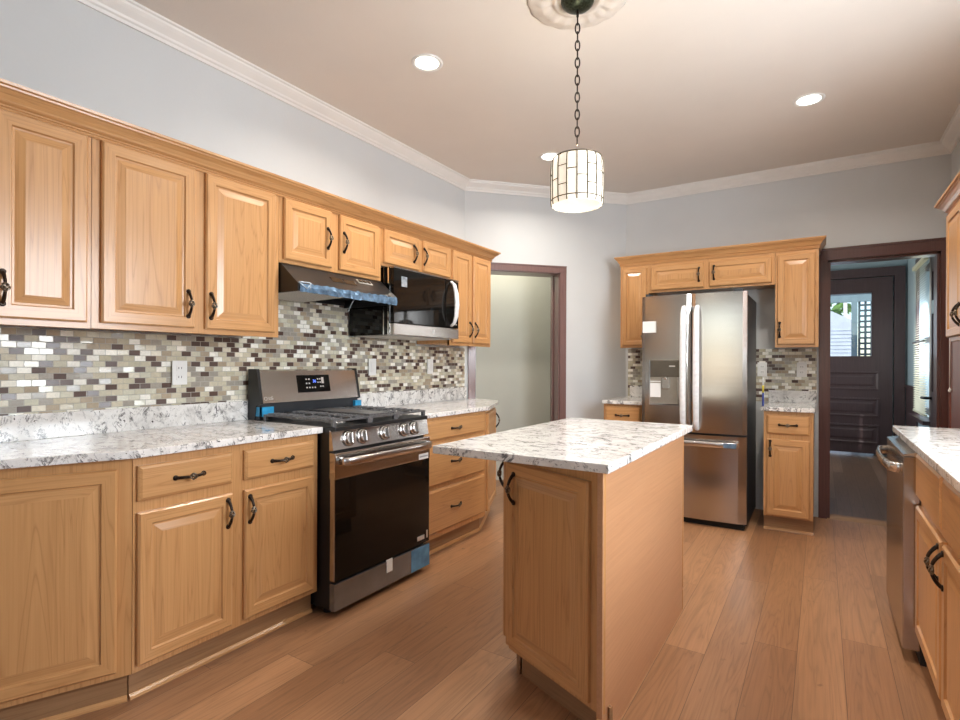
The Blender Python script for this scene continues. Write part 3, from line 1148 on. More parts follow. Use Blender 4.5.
UZ1 = 2.112
upper('tall honey oak wall cabinet with two doors, at the left end over the mosaic', 0.15, 0.918, 1.352, UZ1,
      [(0.09, 0.43, 0.405, 1.475), (0.48, 0.751, 0.501, 1.475)])
upper('tall honey oak double-door wall cabinet left of the range hood', 0.919, 1.752, 1.354, UZ1,
      [(0.029, 0.392, 0.360, 1.48), (0.441, 0.804, 0.463, 1.48)])
upper('short honey oak cabinet with two doors above the range hood', 1.753, 2.505, 1.742, UZ1,
      [(0.022, 0.340, 0.307, 1.92), (0.398, 0.722, 0.426, 1.92)])
upper('shortest honey oak cabinet with two doors above the microwave', 2.506, 3.246, 1.842, UZ1,
      [(0.016, 0.364, 0.304, 1.965), (0.412, 0.730, 0.413, 1.965)])
upper('narrow tall honey oak cabinet with paired doors beside the corner doorway', 3.247, 3.835, 1.362, UZ1,
      [(0.022, 0.275, 0.247, 1.49), (0.302, 0.562, 0.325, 1.49)])

# crown on top of the left uppers
ccr = [(0.0, 2.0785), (0.008, 2.0785), (0.011, 2.084), (0.005, 2.087), (0.005, 2.089), (0.010, 2.092), (0.010, 2.096), (0.005, 2.098), (0.010, 2.101), (0.017, 2.106), (0.020, 2.112), (0.030, 2.126), (0.043, 2.137), (0.050, 2.141), (0.052, 2.147), (0.060, 2.150), (0.062, 2.160), (0.0, 2.160)]


def crown(path, label, z=0.0):
    m = MB()
    m.sweep([(o, zz + z) for o, zz in ccr], path)
    o = m.build('cabinet_crown', 'oak_crown' if 'oak_crown' in MAT else 'oak_h')
    return tag(o, label, 'moulding')


MAT['oak_y'] = wood('honey_oak_lengthwise', OAK_L, OAK_M, OAK_D, 'y')


def crown_piece(prof, path, mat, label, cut0=False, cut1=False):
    m = MB()
    m.sweep(prof, path)
    # 45 degree mitres where two lengths meet
    for end, cut in ((0, cut0), (-1, cut1)):
        if cut:
            p, q = (Vector(path[0]), Vector(path[1])) if end == 0 else (Vector(path[-1]), Vector(path[-2]))
            d = (p - q).normalized()
            for v in m.bm.verts:
                r = Vector((v.co.x, v.co.y)) - p
                if abs(r.dot(d)) < 1e-5:
                    off = (r - d * r.dot(d)).length
                    v.co.x += d.x * off
                    v.co.y += d.y * off
    return tag(m.build('cabinet_crown', mat), label, 'moulding')


crown_piece(ccr, [(UPX + 0.0005, 0.15), (UPX + 0.0005, 3.8365)], 'oak_y', 'long honey oak crown along the top of the left wall cabinets', cut1=True)
crown_piece(ccr, [(UPX + 0.0005, 3.8365), (XL + 0.005, 3.8365)], 'oak_h', 'short crown return at the corner doorway end of the left wall cabinets', cut0=True)

# ------------------------------------------------------------------ base cabinets, left run
BFX = -2.072
BD = BFX - XL - 0.004
CZ0, CZ1 = 0.884, 0.914


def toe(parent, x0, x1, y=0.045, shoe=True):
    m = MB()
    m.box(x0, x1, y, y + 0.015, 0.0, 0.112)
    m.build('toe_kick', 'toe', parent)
    if shoe:
        m = MB()
        m.prism([(y, 0.0), (y - 0.013, 0.0), (y - 0.011, 0.009), (y - 0.004, 0.017), (y, 0.018)], x0, x1, axis='x')
        m.build('shoe_moulding', 'oak_h', parent)


def base(label, W, loc, rot, doors=(), drawers=(), depth=BD, toe_ext=(0, 0), name='base_cabinet', body=None, mitre=(0, 0)):
    t = thing(name, label, 'cabinet', loc, rot)
    m = MB()
    if body:
        m.prism(body, 0.115, 0.882)
    else:
        m.box(0.001, W - 0.001, 0.02, depth, 0.115, 0.882)
    m.build('carcass', 'oak_v', t)
    m = MB()
    e0, e1 = mitre
    m.prism([(0.0005, 0.0), (W - 0.0005, 0.0), (W - 0.0005 - e1, 0.0195), (0.0005 + e0, 0.0195)], 0.11, 0.883)
    m.build('face_frame', 'oak_v', t)
    for (a0, a1, z0, z1, hx, hz) in doors:
        door(t, a0, a1, z0, z1, hx, hz)
    for dd in drawers:
        drawer(t, *dd)
    toe(t, toe_ext[0], W + toe_ext[1])
    return t


ANG = R(24)
# angled end at the far left
J0 = Vector((BFX, 0.942))
LA = 0.80
dA = Vector((-math.sin(ANG), -math.cos(ANG)))
S0 = J0 + dA * LA
dep0 = (S0.x - XL) / math.cos(ANG)
ca, sa = math.cos(ROT_L - ANG), math.sin(ROT_L - ANG)


def to_local(p, o, rz):
    d = Vector(p) - Vector(o)
    return (d.x * math.cos(rz) + d.y * math.sin(rz), -d.x * math.sin(rz) + d.y * math.cos(rz))


rzA = ROT_L - ANG
body = [to_local(q, S0, rzA) for q in ((S0 + Vector((-math.cos(ANG), math.sin(ANG))) * 0.02), (J0 + Vector((-0.02, 0.0))),
                                       (J0.x - 0.06, J0.y), (S0.x - 0.06, S0.y + 0.02))]
base('angled honey oak base cabinet with one wide door at the far left', LA, (S0.x, S0.y, 0), rzA,
     doors=[(0.06, LA - 0.045, 0.135, 0.848, None, None)], body=body, toe_ext=(0, -0.0128), mitre=(0, 0.009))
base('two-door honey oak base cabinet with two drawers, left of the range', 1.774 - 0.943, (BFX, 0.943, 0), ROT_L,
     doors=[(0.012, 0.376, 0.135, 0.683, 0.353, 0.605), (0.431, 0.800, 0.135, 0.683, 0.453, 0.600)],
     drawers=[(0.012, 0.376, 0.725, 0.852), (0.431, 0.800, 0.725, 0.852)], toe_ext=(0.0096, 0.0))
base('honey oak three-drawer base cabinet right of the range', 3.318 - 2.53, (BFX, 2.53, 0), ROT_L,
     drawers=[(0.03, 0.762, 0.735, 0.86), (0.03, 0.762, 0.447, 0.715), (0.03, 0.762, 0.145, 0.42)], toe_ext=(0.0, -0.0096))
J1 = Vector((BFX, 3.320))
E1 = J1 + Vector((-math.sin(ANG), math.cos(ANG))) * 0.56
rzB = ROT_L + ANG
body = [to_local(q, J1, rzB) for q in ((J1 + Vector((-0.02, 0.0))), (E1 + Vector((-math.cos(ANG), -math.sin(ANG))) * 0.02),
                                       (E1.x - 0.06, E1.y - 0.03), (J1.x - 0.06, J1.y))]
base('angled honey oak end cabinet with one tall door by the corner doorway', 0.56, (J1.x, J1.y, 0), rzB,
     doors=[(0.035, 0.525, 0.135, 0.855, 0.492, 0.76)], body=body, toe_ext=(0.0128, 0), mitre=(0.009, 0))

# countertops, left run
OV = 0.034
m = MB()
q0 = S0 + Vector((math.cos(ANG), -math.sin(ANG))) * OV
j0 = Vector((BFX + OV, 0.942 - OV * math.tan(ANG / 2)))
m.prism([(XL + 0.001, S0.y - 0.02), (q0.x, q0.y), (j0.x, j0.y), (BFX + OV, 1.779), (XL + 0.001, 1.779)], CZ0, CZ1, 0.004)
tag(m.build('countertop', 'granite'), 'white granite countertop left of the range', 'countertop')
m = MB()
j1 = Vector((BFX + OV, 3.320 + OV * math.tan(ANG / 2)))
e1 = E1 + Vector((math.cos(ANG), math.sin(ANG))) * OV
e1x = e1 + Vector((-math.sin(ANG), math.cos(ANG))) * 0.02
m.prism([(XL + 0.001, 2.515), (BFX + OV, 2.515), (j1.x, j1.y), (e1x.x, e1x.y), (-2.54, 3.985), (XL + 0.03, 3.935), (XL + 0.001, 3.90)], CZ0, CZ1, 0.004)
tag(m.build('countertop', 'granite'), 'white granite countertop between the range and the corner doorway', 'countertop')
m = MB()
m.box(XL + 0.011, XL + 0.031, 0.1, 1.779, CZ1, 1.017, 0.002)
tag(m.build('granite_upstand', 'granite'), 'granite upstand under the mosaic, left of the range', 'upstand')
m = MB()
m.box(XL + 0.011, XL + 0.031, 2.515, 3.915, CZ1, 1.017, 0.002)
tag(m.build('granite_upstand', 'granite'), 'granite upstand under the mosaic, between range and corner doorway', 'upstand')


def tiles(label, W, z0, z1, loc, rot, notch=None):
    m = MB()
    m.box(0, W, 0, 0.009, z0, z1)
    if notch:
        for (a, b2, c2, d2) in notch:
            m.box(a, b2, 0, 0.009, c2, d2)
    o = m.build('mosaic_backsplash', 'mosaic')
    o.location = loc
    o.rotation_euler = (0, 0, rot)
    return tag(o, label, 'backsplash')


tiles('cream and brown mosaic tile backsplash along the left wall', 3.915 - 0.1, 0.9145, 1.36, (XL + 0.010, 0.1, 0), ROT_L,
      notch=[(1.655, 2.432, 1.36, 1.741), (2.432, 3.14, 1.36, 1.40)])

# ------------------------------------------------------------------ outlets and switches
def plate(label, loc, rot, W=0.072, H=0.118, kind='outlet'):
    t = thing({'outlet': 'power_outlet', 'switch': 'light_switch'}[kind], label, kind, loc, rot)
    m = MB()
    m.box(-W / 2, W / 2, -0.006, 0, -H / 2, H / 2, 0.002)
    m.build('cover_plate', 'white_plastic', t)
    if kind == 'outlet':
        for dz in (-0.022, 0.022):
            m = MB()
            m.box(-0.017, 0.017, -0.008, -0.005, dz - 0.014, dz + 0.014, 0.002)
            o = m.build('socket', 'white_plastic', t)
            m = MB()
            m.box(-0.008, -0.0055, -0.0085, -0.0075, dz - 0.004, dz + 0.006)
            m.box(0.0055, 0.008, -0.0085, -0.0075, dz - 0.004, dz + 0.006)
            m.build('slots', 'black_matte', o)
    else:
        m = MB()
        m.box(-0.016, 0.016, -0.009, -0.005, -0.033, 0.033, 0.002)
        m.build('rocker', 'white_plastic', t)
    return t


plate('white outlet on the mosaic left of the range', (XL + 0.019, 1.415, 1.174), ROT_L)
plate('white switch plate on the mosaic, nearer the range', (XL + 0.019, 2.748, 1.197), ROT_L, kind='switch')
plate('white switch plate on the mosaic, nearer the corner doorway', (XL + 0.019, 3.405, 1.199), ROT_L, kind='switch')

# ------------------------------------------------------------------ range
rg = thing('gas_range', 'stainless gas range with black oven glass between the left counters', 'range', (-1.99, 1.773, 0), ROT_L)
RW = 0.738
m = MB()
m.box(0.012, RW - 0.012, 0.0, 0.645, 0.03, 0.90)
m.build('body', 'black_enamel', rg)
for (a, b2) in ((0.03, 0.06), (0.03, 0.55), (RW - 0.07, 0.06), (RW - 0.07, 0.55)):
    m = MB()
    m.lathe([(0.02, 0.0), (0.02, 0.03)], 12, a + 0.02, b2)
    m.build('foot', 'black_matte', rg)
m = MB()
m.box(0.012, RW - 0.012, -0.03, 0.55, 0.895, 0.915, 0.004)
m.build('cooktop', 'black_enamel', rg)
# slanted control panel
m = MB()
m.prism([(0.0, 0.80), (-0.028, 0.805), (-0.012, 0.897), (0.0, 0.90)], 0.002, RW, axis='x')
cp = m.build('control_panel', 'steel', rg)
tilt = math.atan2(0.016, 0.092)
for k, a in enumerate((0.105, 0.200, 0.365, 0.523, 0.610)):
    m = MB()
    m.lathe([(0.039, 0.0), (0.039, 0.006), (0.033, 0.008)], 24)
    m.lathe([(0.031, 0.006), (0.0305, 0.018), (0.027, 0.022)], 24)
    m.box(-0.007, 0.007, -0.027, 0.027, 0.018, 0.036, 0.003)
    m.xf(Matrix.Translation((a, -0.0215, 0.853)) @ Matrix.Rotation(-tilt, 4, 'X') @ Matrix.Rotation(PI / 2, 4, 'X'))
    m.build('knob', 'steel_satin', rg)
# oven door
m = MB()
m.box(0.004, RW - 0.004, -0.035, -0.002, 0.175, 0.79, 0.005)
od = m.build('oven_door', 'steel', rg)
m = MB()
m.box(0.008, RW - 0.006, -0.0375, -0.035, 0.178, 0.667)
m.build('door_glass', 'black_gloss', od)
m = MB()
m.box(0.002, RW - 0.002, -0.040, -0.001, 0.665, 0.792, 0.004)
m.build('door_top_rail', 'steel', od)
m = MB()
hz = 0.752
hb = [(0.035, -0.038, hz), (0.036, -0.075, hz), (0.06, -0.088, hz), (0.2, -0.097, hz), (0.36, -0.100, hz), (0.52, -0.097, hz), (RW - 0.06, -0.088, hz), (RW - 0.036, -0.075, hz), (RW - 0.035, -0.038, hz)]
m.tube(hb, 0.018, 12, flat=(0.45, 1.15))
m.build('handle', 'steel_satin', od)
m = MB()
m.box(RW - 0.105, RW - 0.02, -0.0412, -0.040, 0.668, 0.70)
m.build('sticker', 'paper', od)
m = MB()
m.box(RW - 0.10, RW - 0.025, -0.0418, -0.0412, 0.680, 0.688)
m.build('print', 'grey_print', od)
m = MB()
m.box(RW - 0.115, RW - 0.05, -0.0385, -0.0375, 0.20, 0.225)
m.box(RW - 0.032, RW - 0.02, -0.0385, -0.0375, 0.20, 0.245)
m.build('badge', 'silver_print', od)
# drawer
m = MB()
m.box(0.004, RW - 0.004, -0.040, -0.002, 0.035, 0.165, 0.004)
dr = m.build('storage_drawer', 'film_steel', rg)
m = MB()
m.box(RW - 0.17, RW - 0.006, -0.0412, -0.040, 0.038, 0.162)
m.build('blue_film', 'bright_blue_film', dr)
m = MB()
m.box(0.365, 0.41, -0.0415, -0.040, 0.105, 0.167)
m.box(0.365, 0.41, -0.0415, -0.036, 0.165, 0.172)
m.build('sticker', 'paper', dr)
# back guard
m = MB()
m.prism([(0.54, 1.005), (0.575, 1.178), (0.60, 1.186), (0.645, 1.186), (0.645, 0.90), (0.60, 0.90), (0.575, 1.0)], 0.022, RW - 0.01, axis='x')
bgd = m.build('back_guard', 'steel', rg)
m = MB()
m.prism([(0.535, 1.0), (0.572, 1.19), (0.647, 1.19), (0.647, 0.91), (0.59, 0.91), (0.575, 0.99)], 0.006, 0.022, axis='x')
m.build('end_cap', 'black_enamel', bgd)
m = MB()
m.prism([(0.535, 1.0), (0.572, 1.19), (0.647, 1.19), (0.647, 0.91), (0.59, 0.91), (0.575, 0.99)], RW - 0.01, RW + 0.002, axis='x')
m.build('end_cap', 'black_enamel', bgd)
m = MB()
m.box(0.01, RW - 0.01, 0.55, 0.60, 0.915, 1.003)
m.build('vent_panel', 'dark_grey', bgd)
gt = math.atan2(0.035, 0.173)
MG = Matrix.Translation((0, 0.54, 1.005)) @ Matrix.Rotation(-gt, 4, 'X')
m = MB()
m.box(0.262, 0.50, -0.003, 0.002, 0.048, 0.150)
m.xf(MG)
dp = m.build('display', 'black_gloss', bgd)
for (a, b2) in ((0.325, 0.125), (0.345, 0.125), (0.325, 0.10), (0.345, 0.10), (0.325, 0.075), (0.345, 0.075), (0.365, 0.075), (0.385, 0.075),
               (0.41, 0.125), (0.427, 0.125), (0.41, 0.105), (0.427, 0.105), (0.445, 0.08), (0.428, 0.08)):
    m = MB()
    m.box(a - 0.005, a + 0.005, -0.004, -0.003, b2 - 0.004, b2 + 0.004)
    m.xf(MG)
    m.build('button', 'silver_print', dp)
m = MB()
m.box(0.437, 0.455, -0.004, -0.003, 0.098, 0.135)
m.xf(MG)
m.build('start_button', 'silver_print', dp)
text_mesh('clock_digits', '36', 0.026, 'lcd', dp, MG @ Matrix.Translation((0.383, -0.0045, 0.112)) @ FRONT)
text_mesh('badge', 'LG', 0.024, 'silver_print', bgd, MG @ Matrix.Translation((0.075, -0.0015, 0.025)) @ FRONT)
m = MB()
ring = [(0.043 + 0.009 * math.cos(a), -0.001, 0.025 + 0.009 * math.sin(a)) for a in [2 * PI * k / 16 for k in range(16)]]
m.tube(ring, 0.0012, 6, closed=True)
m.xf(MG)
m.build('badge_ring', 'silver_print', bgd)
# burners, grates and griddle
for (a, b2, rr) in ((0.15, 0.12, 0.042), (0.15, 0.40, 0.036), (RW - 0.15, 0.12, 0.045), (RW - 0.15, 0.40, 0.034), (RW / 2, 0.26, 0.038)):
    m = MB()
    m.lathe([(rr * 1.25, 0.915), (rr * 1.2, 0.921), (rr, 0.922), (rr, 0.932), (rr * 0.8, 0.936)], 24, a, b2)
    m.build('burner', 'cast_iron', rg)


def grate(x0, x1, griddle=False):
    m = MB()
    y0, y1 = -0.012, 0.525
    zt = 0.948
    for a in (x0 + 0.008, x1 - 0.008):
        m.box(a - 0.005, a + 0.005, y0, y1, zt - 0.011, zt, 0.003)
    for b2 in (y0 + 0.008, y1 - 0.008, (y0 + y1) / 2):
        m.box(x0, x1, b2 - 0.005, b2 + 0.005, zt - 0.011, zt, 0.003)
    for a in (x0 + 0.008, x1 - 0.008):
        for b2 in (y0 + 0.008, y1 - 0.008):
            m.box(a - 0.009, a + 0.009, b2 - 0.009, b2 + 0.009, 0.915, zt, 0.002)
    if not griddle:
        for bc in (0.12, 0.40):
            for k in range(5):
                yy = bc - 0.10 + 0.05 * k
                m.box(x0 + 0.01, x0 + 0.085, yy - 0.004, yy + 0.004, zt - 0.008, zt + 0.006, 0.002)
                m.box(x1 - 0.085, x1 - 0.01, yy - 0.004, yy + 0.004, zt - 0.008, zt + 0.006, 0.002)
            m.box((x0 + x1) / 2 - 0.005, (x0 + x1) / 2 + 0.005, bc - 0.12, bc - 0.03, zt - 0.008, zt + 0.006, 0.002)
            m.box((x0 + x1) / 2 - 0.005, (x0 + x1) / 2 + 0.005, bc + 0.03, bc + 0.12, zt - 0.008, zt + 0.006, 0.002)
    g = m.build('grate', 'cast_iron', rg)
    if griddle:
        m = MB()
        m.box(x0 + 0.02, x1 - 0.02, y0 + 0.03, y1 - 0.03, zt - 0.004, zt + 0.008, 0.003)
        m.box(x0 + 0.028, x1 - 0.028, y0 + 0.05, y1 - 0.05, zt + 0.0075, zt + 0.0085)
        m.build('griddle_plate', 'cast_iron', g)
    return g


grate(0.016, 0.268)
grate(0.27, RW - 0.27, True)
grate(RW - 0.268, RW - 0.016)
for (a, b2) in ((0.009, 0.082), (RW - 0.05, RW + 0.003)):
    m = MB()
    m.box(a, b2, 0.528, 0.549, 0.935, 0.985)
    m.box(a if a < 0.1 else b2 - 0.004, a + 0.004 if a < 0.1 else b2, 0.53, 0.61, 0.935, 0.985)
    m.build('blue_tape', 'blue_tape', rg)

# ------------------------------------------------------------------ hood
hd = thing('range_hood', 'black range hood with peeling blue film under the short cabinet', 'range hood', (UPX, 1.758, 0), ROT_L)
HW = 0.742
m = MB()
HB = 1.585
m.prism([(0.012, 1.740), (0.02, 1.741), (0.31, 1.741), (0.31, HB + 0.015), (0.30, HB + 0.015), (0.30, 1.72), (0.0, 1.72), (-0.13, 1.625), (-0.13, HB), (-0.142, HB), (-0.142, 1.626), (-0.01, 1.735)], 0.012, HW - 0.012, axis='x')
m.build('shell', 'black_enamel', hd)
for a in (0.0, HW - 0.012):
    m = MB()
    m.prism([(0.012, 1.740), (0.31, 1.741), (0.31, HB), (-0.142, HB), (-0.142, 1.626), (-0.01, 1.735)], a, a + 0.012, axis='x')
    m.build('side_panel', 'black_enamel', hd)
m = MB()
m.prism([(-0.12, HB + 0.012), (0.28, HB + 0.002), (0.28, HB + 0.008), (-0.12, HB + 0.018)], 0.03, 0.375, axis='x')
ft = m.build('grease_filter', 'alu', hd)
m = MB()
for (p, q, r, s2) in ((0.028, 0.375, -0.122, -0.114), (0.028, 0.375, 0.272, 0.28), (0.028, 0.036, -0.12, 0.28), (0.367, 0.375, -0.12, 0.28)):
    zz = lambda y: HB + 0.0105 - (y + 0.12) * 0.025
    m.prism([(r, zz(r)), (s2, zz(s2)), (s2, zz(s2) + 0.008), (r, zz(r) + 0.008)], p, q, axis='x')
m.build('filter_frame', 'chrome', ft)
m = MB()
m.box(0.38, HW - 0.02, -0.12, 0.28, HB + 0.05, HB + 0.06)
m.build('hood_cavity', 'black_matte', hd)
m = MB()
m.tube([(0.50, -0.05, HB + 0.05), (0.52, 0.02, HB - 0.005), (0.53, 0.06, HB - 0.05)], 0.004, 6)
m.build('loose_wire', 'clear_film', hd)
sl = math.atan2(0.132, 0.109)
for (x0, x1, nm) in ((0.28, 0.365, 'vent_slot'), (0.375, 0.46, 'vent_slot')):
    m = MB()
    m.box(x0, x1, -0.0015, 0.0, 0.07, 0.115)
    m.xf(Matrix.Translation((0, -0.142, 1.626)) @ Matrix.Rotation(-math.atan2(0.132, 0.109), 4, 'X'))
    m.build(nm, 'black_gloss', hd)
MH = Matrix.Translation((0, -0.142, 1.626)) @ Matrix.Rotation(-math.atan2(0.132, 0.109), 4, 'X')
m = MB()
m.box(0.50, 0.615, -0.004, 0.0, 0.105, 0.142, 0.002)
m.xf(MH)
sw = m.build('switch_panel', 'silver_print', hd)
m = MB()
for k in range(3):
    m.box(0.508 + k * 0.034, 0.535 + k * 0.034, -0.007, -0.003, 0.113, 0.134, 0.001)
m.xf(MH)
m.build('rocker_switches', 'black_gloss', sw)
m = MB()
random.seed(7)
pts = []
nseg = 40
for i in range(nseg + 1):
    x = 0.01 + (HW - 0.02) * i / nseg
    top = 1.626 + random.uniform(-0.004, 0.006)
    pts.append([(x, -0.1445 - random.uniform(0, 0.006), top), (x, -0.146 - random.uniform(0, 0.007), (HB + top) / 2),
                (x, -0.1445 - random.uniform(0, 0.005), HB - random.uniform(0.0, 0.008))])
for i in range(nseg):
    for k in range(2):
        m.quad([pts[i][k], pts[i + 1][k], pts[i + 1][k + 1], pts[i][k + 1]])
fl = m.build('blue_film', 'blue_film', hd)
m = MB()
for (p, q) in (((0.0, -0.148, 1.63), (0.05, -0.152, 1.60)), ((0.0, -0.148, 1.63), (0.075, -0.15, 1.632)), ((0.05, -0.152, 1.60), (0.08, -0.150, 1.632)), ((0.07, -0.152, 1.632), (0.072, -0.152, 1.595))):
    m.tube([p, q], 0.0035, 5)
m.build('crumpled_film_corner', 'clear_film', hd)

# ------------------------------------------------------------------ microwave
mw = thing('microwave_oven', 'black over-counter microwave with pale curved handle beside the hood', 'microwave', (-2.26, 2.535, 0), ROT_L)
MW, M0, M1 = 0.706, 1.405, 1.835
m = MB()
m.box(0.0, MW, 0.035, 0.39, M0, M1)
m.build('case', 'black_gloss', mw)
m = MB()
m.box(-0.002, 0.545, 0.0, 0.034, M0 + 0.075, M1 - 0.012, 0.004)
md = m.build('door_glass', 'black_gloss', mw)
m = MB()
m.box(0.549, MW + 0.002, 0.0, 0.034, M0 + 0.075, M1 - 0.012, 0.004)
ck = m.build('control_strip', 'black_gloss', mw)
m = MB()
for k in range(9):
    for j in range(2):
        m.box(0.655 + j * 0.02, 0.666 + j * 0.02, -0.001, 0.0, M0 + 0.10 + k * 0.028, M0 + 0.106 + k * 0.028)
m.build('key_legends', 'silver_print', ck)
m = MB()
m.box(-0.002, MW + 0.002, -0.002, 0.034, M0, M0 + 0.072, 0.003)
lr = m.build('lower_band', 'steel', mw)
text_mesh('badge', 'LG', 0.026, 'silver_print', lr, Matrix.Translation((0.40, -0.003, M0 + 0.036)) @ FRONT)
m = MB()
m.box(-0.002, MW + 0.002, -0.002, 0.034, M1 - 0.010, M1, 0.002)
m.build('top_trim', 'steel', mw)
m = MB()
m.tube([(0.615, 0.0, M0 + 0.09), (0.613, -0.03, M0 + 0.11), (0.607, -0.052, M0 + 0.16), (0.605, -0.060, M0 + 0.24), (0.607, -0.052, M0 + 0.32), (0.613, -0.03, M0 + 0.385), (0.615, 0.0, M0 + 0.41)],
       [0.012, 0.013, 0.016, 0.018, 0.017, 0.014, 0.012], 10, flat=(1.1, 0.8))
m.build('handle', 'white_wrap', mw)
m = MB()
m.box(0.07, 0.125, -0.0012, 0.0, M1 - 0.12, M1 - 0.055)
m.build('sticker', 'clear_film', mw)
m = MB()
m.box(0.02, MW - 0.02, 0.05, 0.37, M0 - 0.006, M0)
bp_ = m.build('underside_panel', 'alu', mw)
m = MB()
m.box(-0.004, 0.0, 0.04, 0.05, M0, M1)
m.box(-0.004, 0.0, 0.08, 0.088, M0, M1)
m.build('side_trim', 'chrome', mw)

# ------------------------------------------------------------------ refrigerator
FY = 4.315
fr = thing('refrigerator', 'stainless french-door refrigerator on the back wall', 'refrigerator', (-1.22, FY, 0))
FW = 0.763
m = MB()
m.box(0.004, FW - 0.002, 0.075, 0.71, 0.03, 1.745)
m.build('case', 'dark_grey', fr)
m = MB()
m.box(0.02, FW - 0.02, 0.05, 0.12, 0.0, 0.045)
m.build('base_grille', 'black_matte', fr)


def curved_door(x0, x1, z0, z1, bow=0.022, c=FW / 2):
    m = MB()
    n = 14
    fr_, bk = [], []
    for i in range(n + 1):
        x = x0 + (x1 - x0) * i / n
        y = 0.0 + bow * ((x - c) / (FW / 2)) ** 2
        e = min(i, n - i)
        if e == 0:
            y += 0.012
        fr_.append((x, y))
    poly = fr_ + [(x1, 0.068), (x0, 0.068)]
    m.prism(poly, z0, z1)
    for f in m.bm.faces:
        f.smooth = False
    return m


ld = curved_door(0.0, FW / 2 - 0.004, 0.705, 1.765).build('left_door', 'steel', fr)
rd = curved_door(FW / 2 + 0.004, FW, 0.705, 1.765).build('right_door', 'steel', fr)
fz = curved_door(0.0, FW, 0.05, 0.69).build('freezer_drawer', 'steel', fr)


def fridge_handle(parent, x, mat):
    m = MB()
    za, zb = 0.735, 1.665
    s = 1 if x > FW / 2 else -1
    m.tube([(x, 0.0, za), (x, -0.03, za + 0.005), (x, -0.055, za + 0.05), (x, -0.065, za + 0.25), (x, -0.066, (za + zb) / 2), (x, -0.065, zb - 0.25), (x, -0.055, zb - 0.05), (x, -0.03, zb - 0.005), (x, 0.0, zb)],
           [0.014, 0.017, 0.021, 0.0225, 0.023, 0.0225, 0.021, 0.017, 0.014], 12)
    return m.build('handle', mat, parent)


h1 = fridge_handle(ld, FW / 2 - 0.048, 'white_wrap')
h2 = fridge_handle(rd, FW / 2 + 0.048, 'white_wrap')
h1['label'] = 'handle wrapped in white plastic'
h2['label'] = 'handle wrapped in white plastic'
m = MB()
hz = 0.632
m.tube([(0.055, 0.008, hz), (0.057, -0.035, hz), (0.075, -0.052, hz), (0.20, -0.057, hz - 0.001), (0.38, -0.059, hz - 0.002), (0.56, -0.057, hz - 0.001), (0.69, -0.052, hz), (0.708, -0.035, hz), (0.71, 0.008, hz)], 0.018, 12, flat=(0.6, 1.2))
m.build('handle', 'steel_satin', fz)
m = MB()
m.box(0.62, 0.706, -0.0755, -0.0665, hz - 0.018, hz + 0.018, 0.003)
m.build('blue_film', 'blue_film', fz)
# dispenser
m = MB()
dx0, dx1, dz0, dz1 = 0.068, 0.305, 0.905, 1.255
m.box(dx0, dx1, -0.004, 0.012, 1.125, dz1, 0.003)
dsp = m.build('dispenser_panel', 'dispenser_dark', ld)
m = MB()
m.box(dx1 - 0.085, dx1 - 0.04, -0.0052, -0.004, 1.205, 1.214)
m.build('label_print', 'silver_print', dsp)
m = MB()
m.box(dx0, dx0 + 0.008, -0.008, 0.012, dz0, dz1)
m.box(dx1 - 0.008, dx1, -0.008, 0.012, dz0, dz1)
m.box(dx0, dx1, -0.012, 0.012, dz0, dz0 + 0.012)
m.build('dispenser_frame', 'chrome', ld)
m = MB()
m.box(dx0 + 0.008, dx1 - 0.008, 0.0015, 0.006, dz0 + 0.012, 1.125)
m.build('dispenser_recess', 'dispenser_tan', ld)
m = MB()
m.box(0.165, 0.225, -0.010, 0.002, 1.03, 1.118, 0.004)
m.build('dispenser_paddle', 'steel', ld)
m = MB()
m.tube([(0.195, -0.006, 1.125), (0.195, -0.008, 1.105)], 0.014, 12)
m.build('dispenser_nozzle', 'chrome', ld)
m = MB()
m.box(0.075, 0.155, -0.004, 0.001, 0.965, 1.075)
m.box(0.075, 0.155, -0.006, 0.001, 1.085, 1.092)
m.build('dispenser_tag', 'paper', ld)
m = MB()
m.box(0.012, 0.115, 0.0035, 0.0065, 1.475, 1.565)
m.xf(Matrix.Rotation(R(-2), 4, 'Z'))
m.build('sticker', 'paper', ld)
m = MB()
m.box(0.03, 0.07, 0.02, 0.10, 1.765, 1.785)
m.box(FW - 0.09, FW - 0.03, 0.02, 0.10, 1.765, 1.785)
m.build('hinge_cover', 'dark_grey', fr)

# ------------------------------------------------------------------ back wall cabinets
FCY = 4.77
upper('narrow honey oak wall cabinet left of the refrigerator', -1.535, -1.283, 1.37, UZ1, [(0.022, 0.235, 0.21, 1.47)], 0, YB - FCY - 0.011, FCY)
upper('wide low honey oak cabinet with two doors over the refrigerator', -1.282, -0.305, 1.852, UZ1,
      [(0.022, 0.455, 0.418, 1.977), (0.497, 0.955, 0.535, 1.982)], 0, YB - FCY - 0.004, FCY)
upper('narrow honey oak wall cabinet between refrigerator and back doorway', -0.304, -0.016, 1.358, UZ1, [(0.015, 0.265, 0.032, 1.495)], 0, YB - FCY - 0.011, FCY)
prof = [(o * 0.75, z + 0.026) for o, z in ccr]
crown_piece(prof, [(-1.5355, YB - 0.004), (-1.5355, FCY - 0.0005)], 'oak_y', 'short crown return at the left end over the refrigerator cabinets', cut1=True)
crown_piece(prof, [(-1.5355, FCY - 0.0005), (-0.0155, FCY - 0.0005)], 'oak_h', 'honey oak crown along the front over the refrigerator cabinets', True, True)
crown_piece(prof, [(-0.0155, FCY - 0.0005), (-0.0155, YB - 0.033)], 'oak_y', 'short crown return beside the back doorway over the refrigerator cabinets', cut0=True)

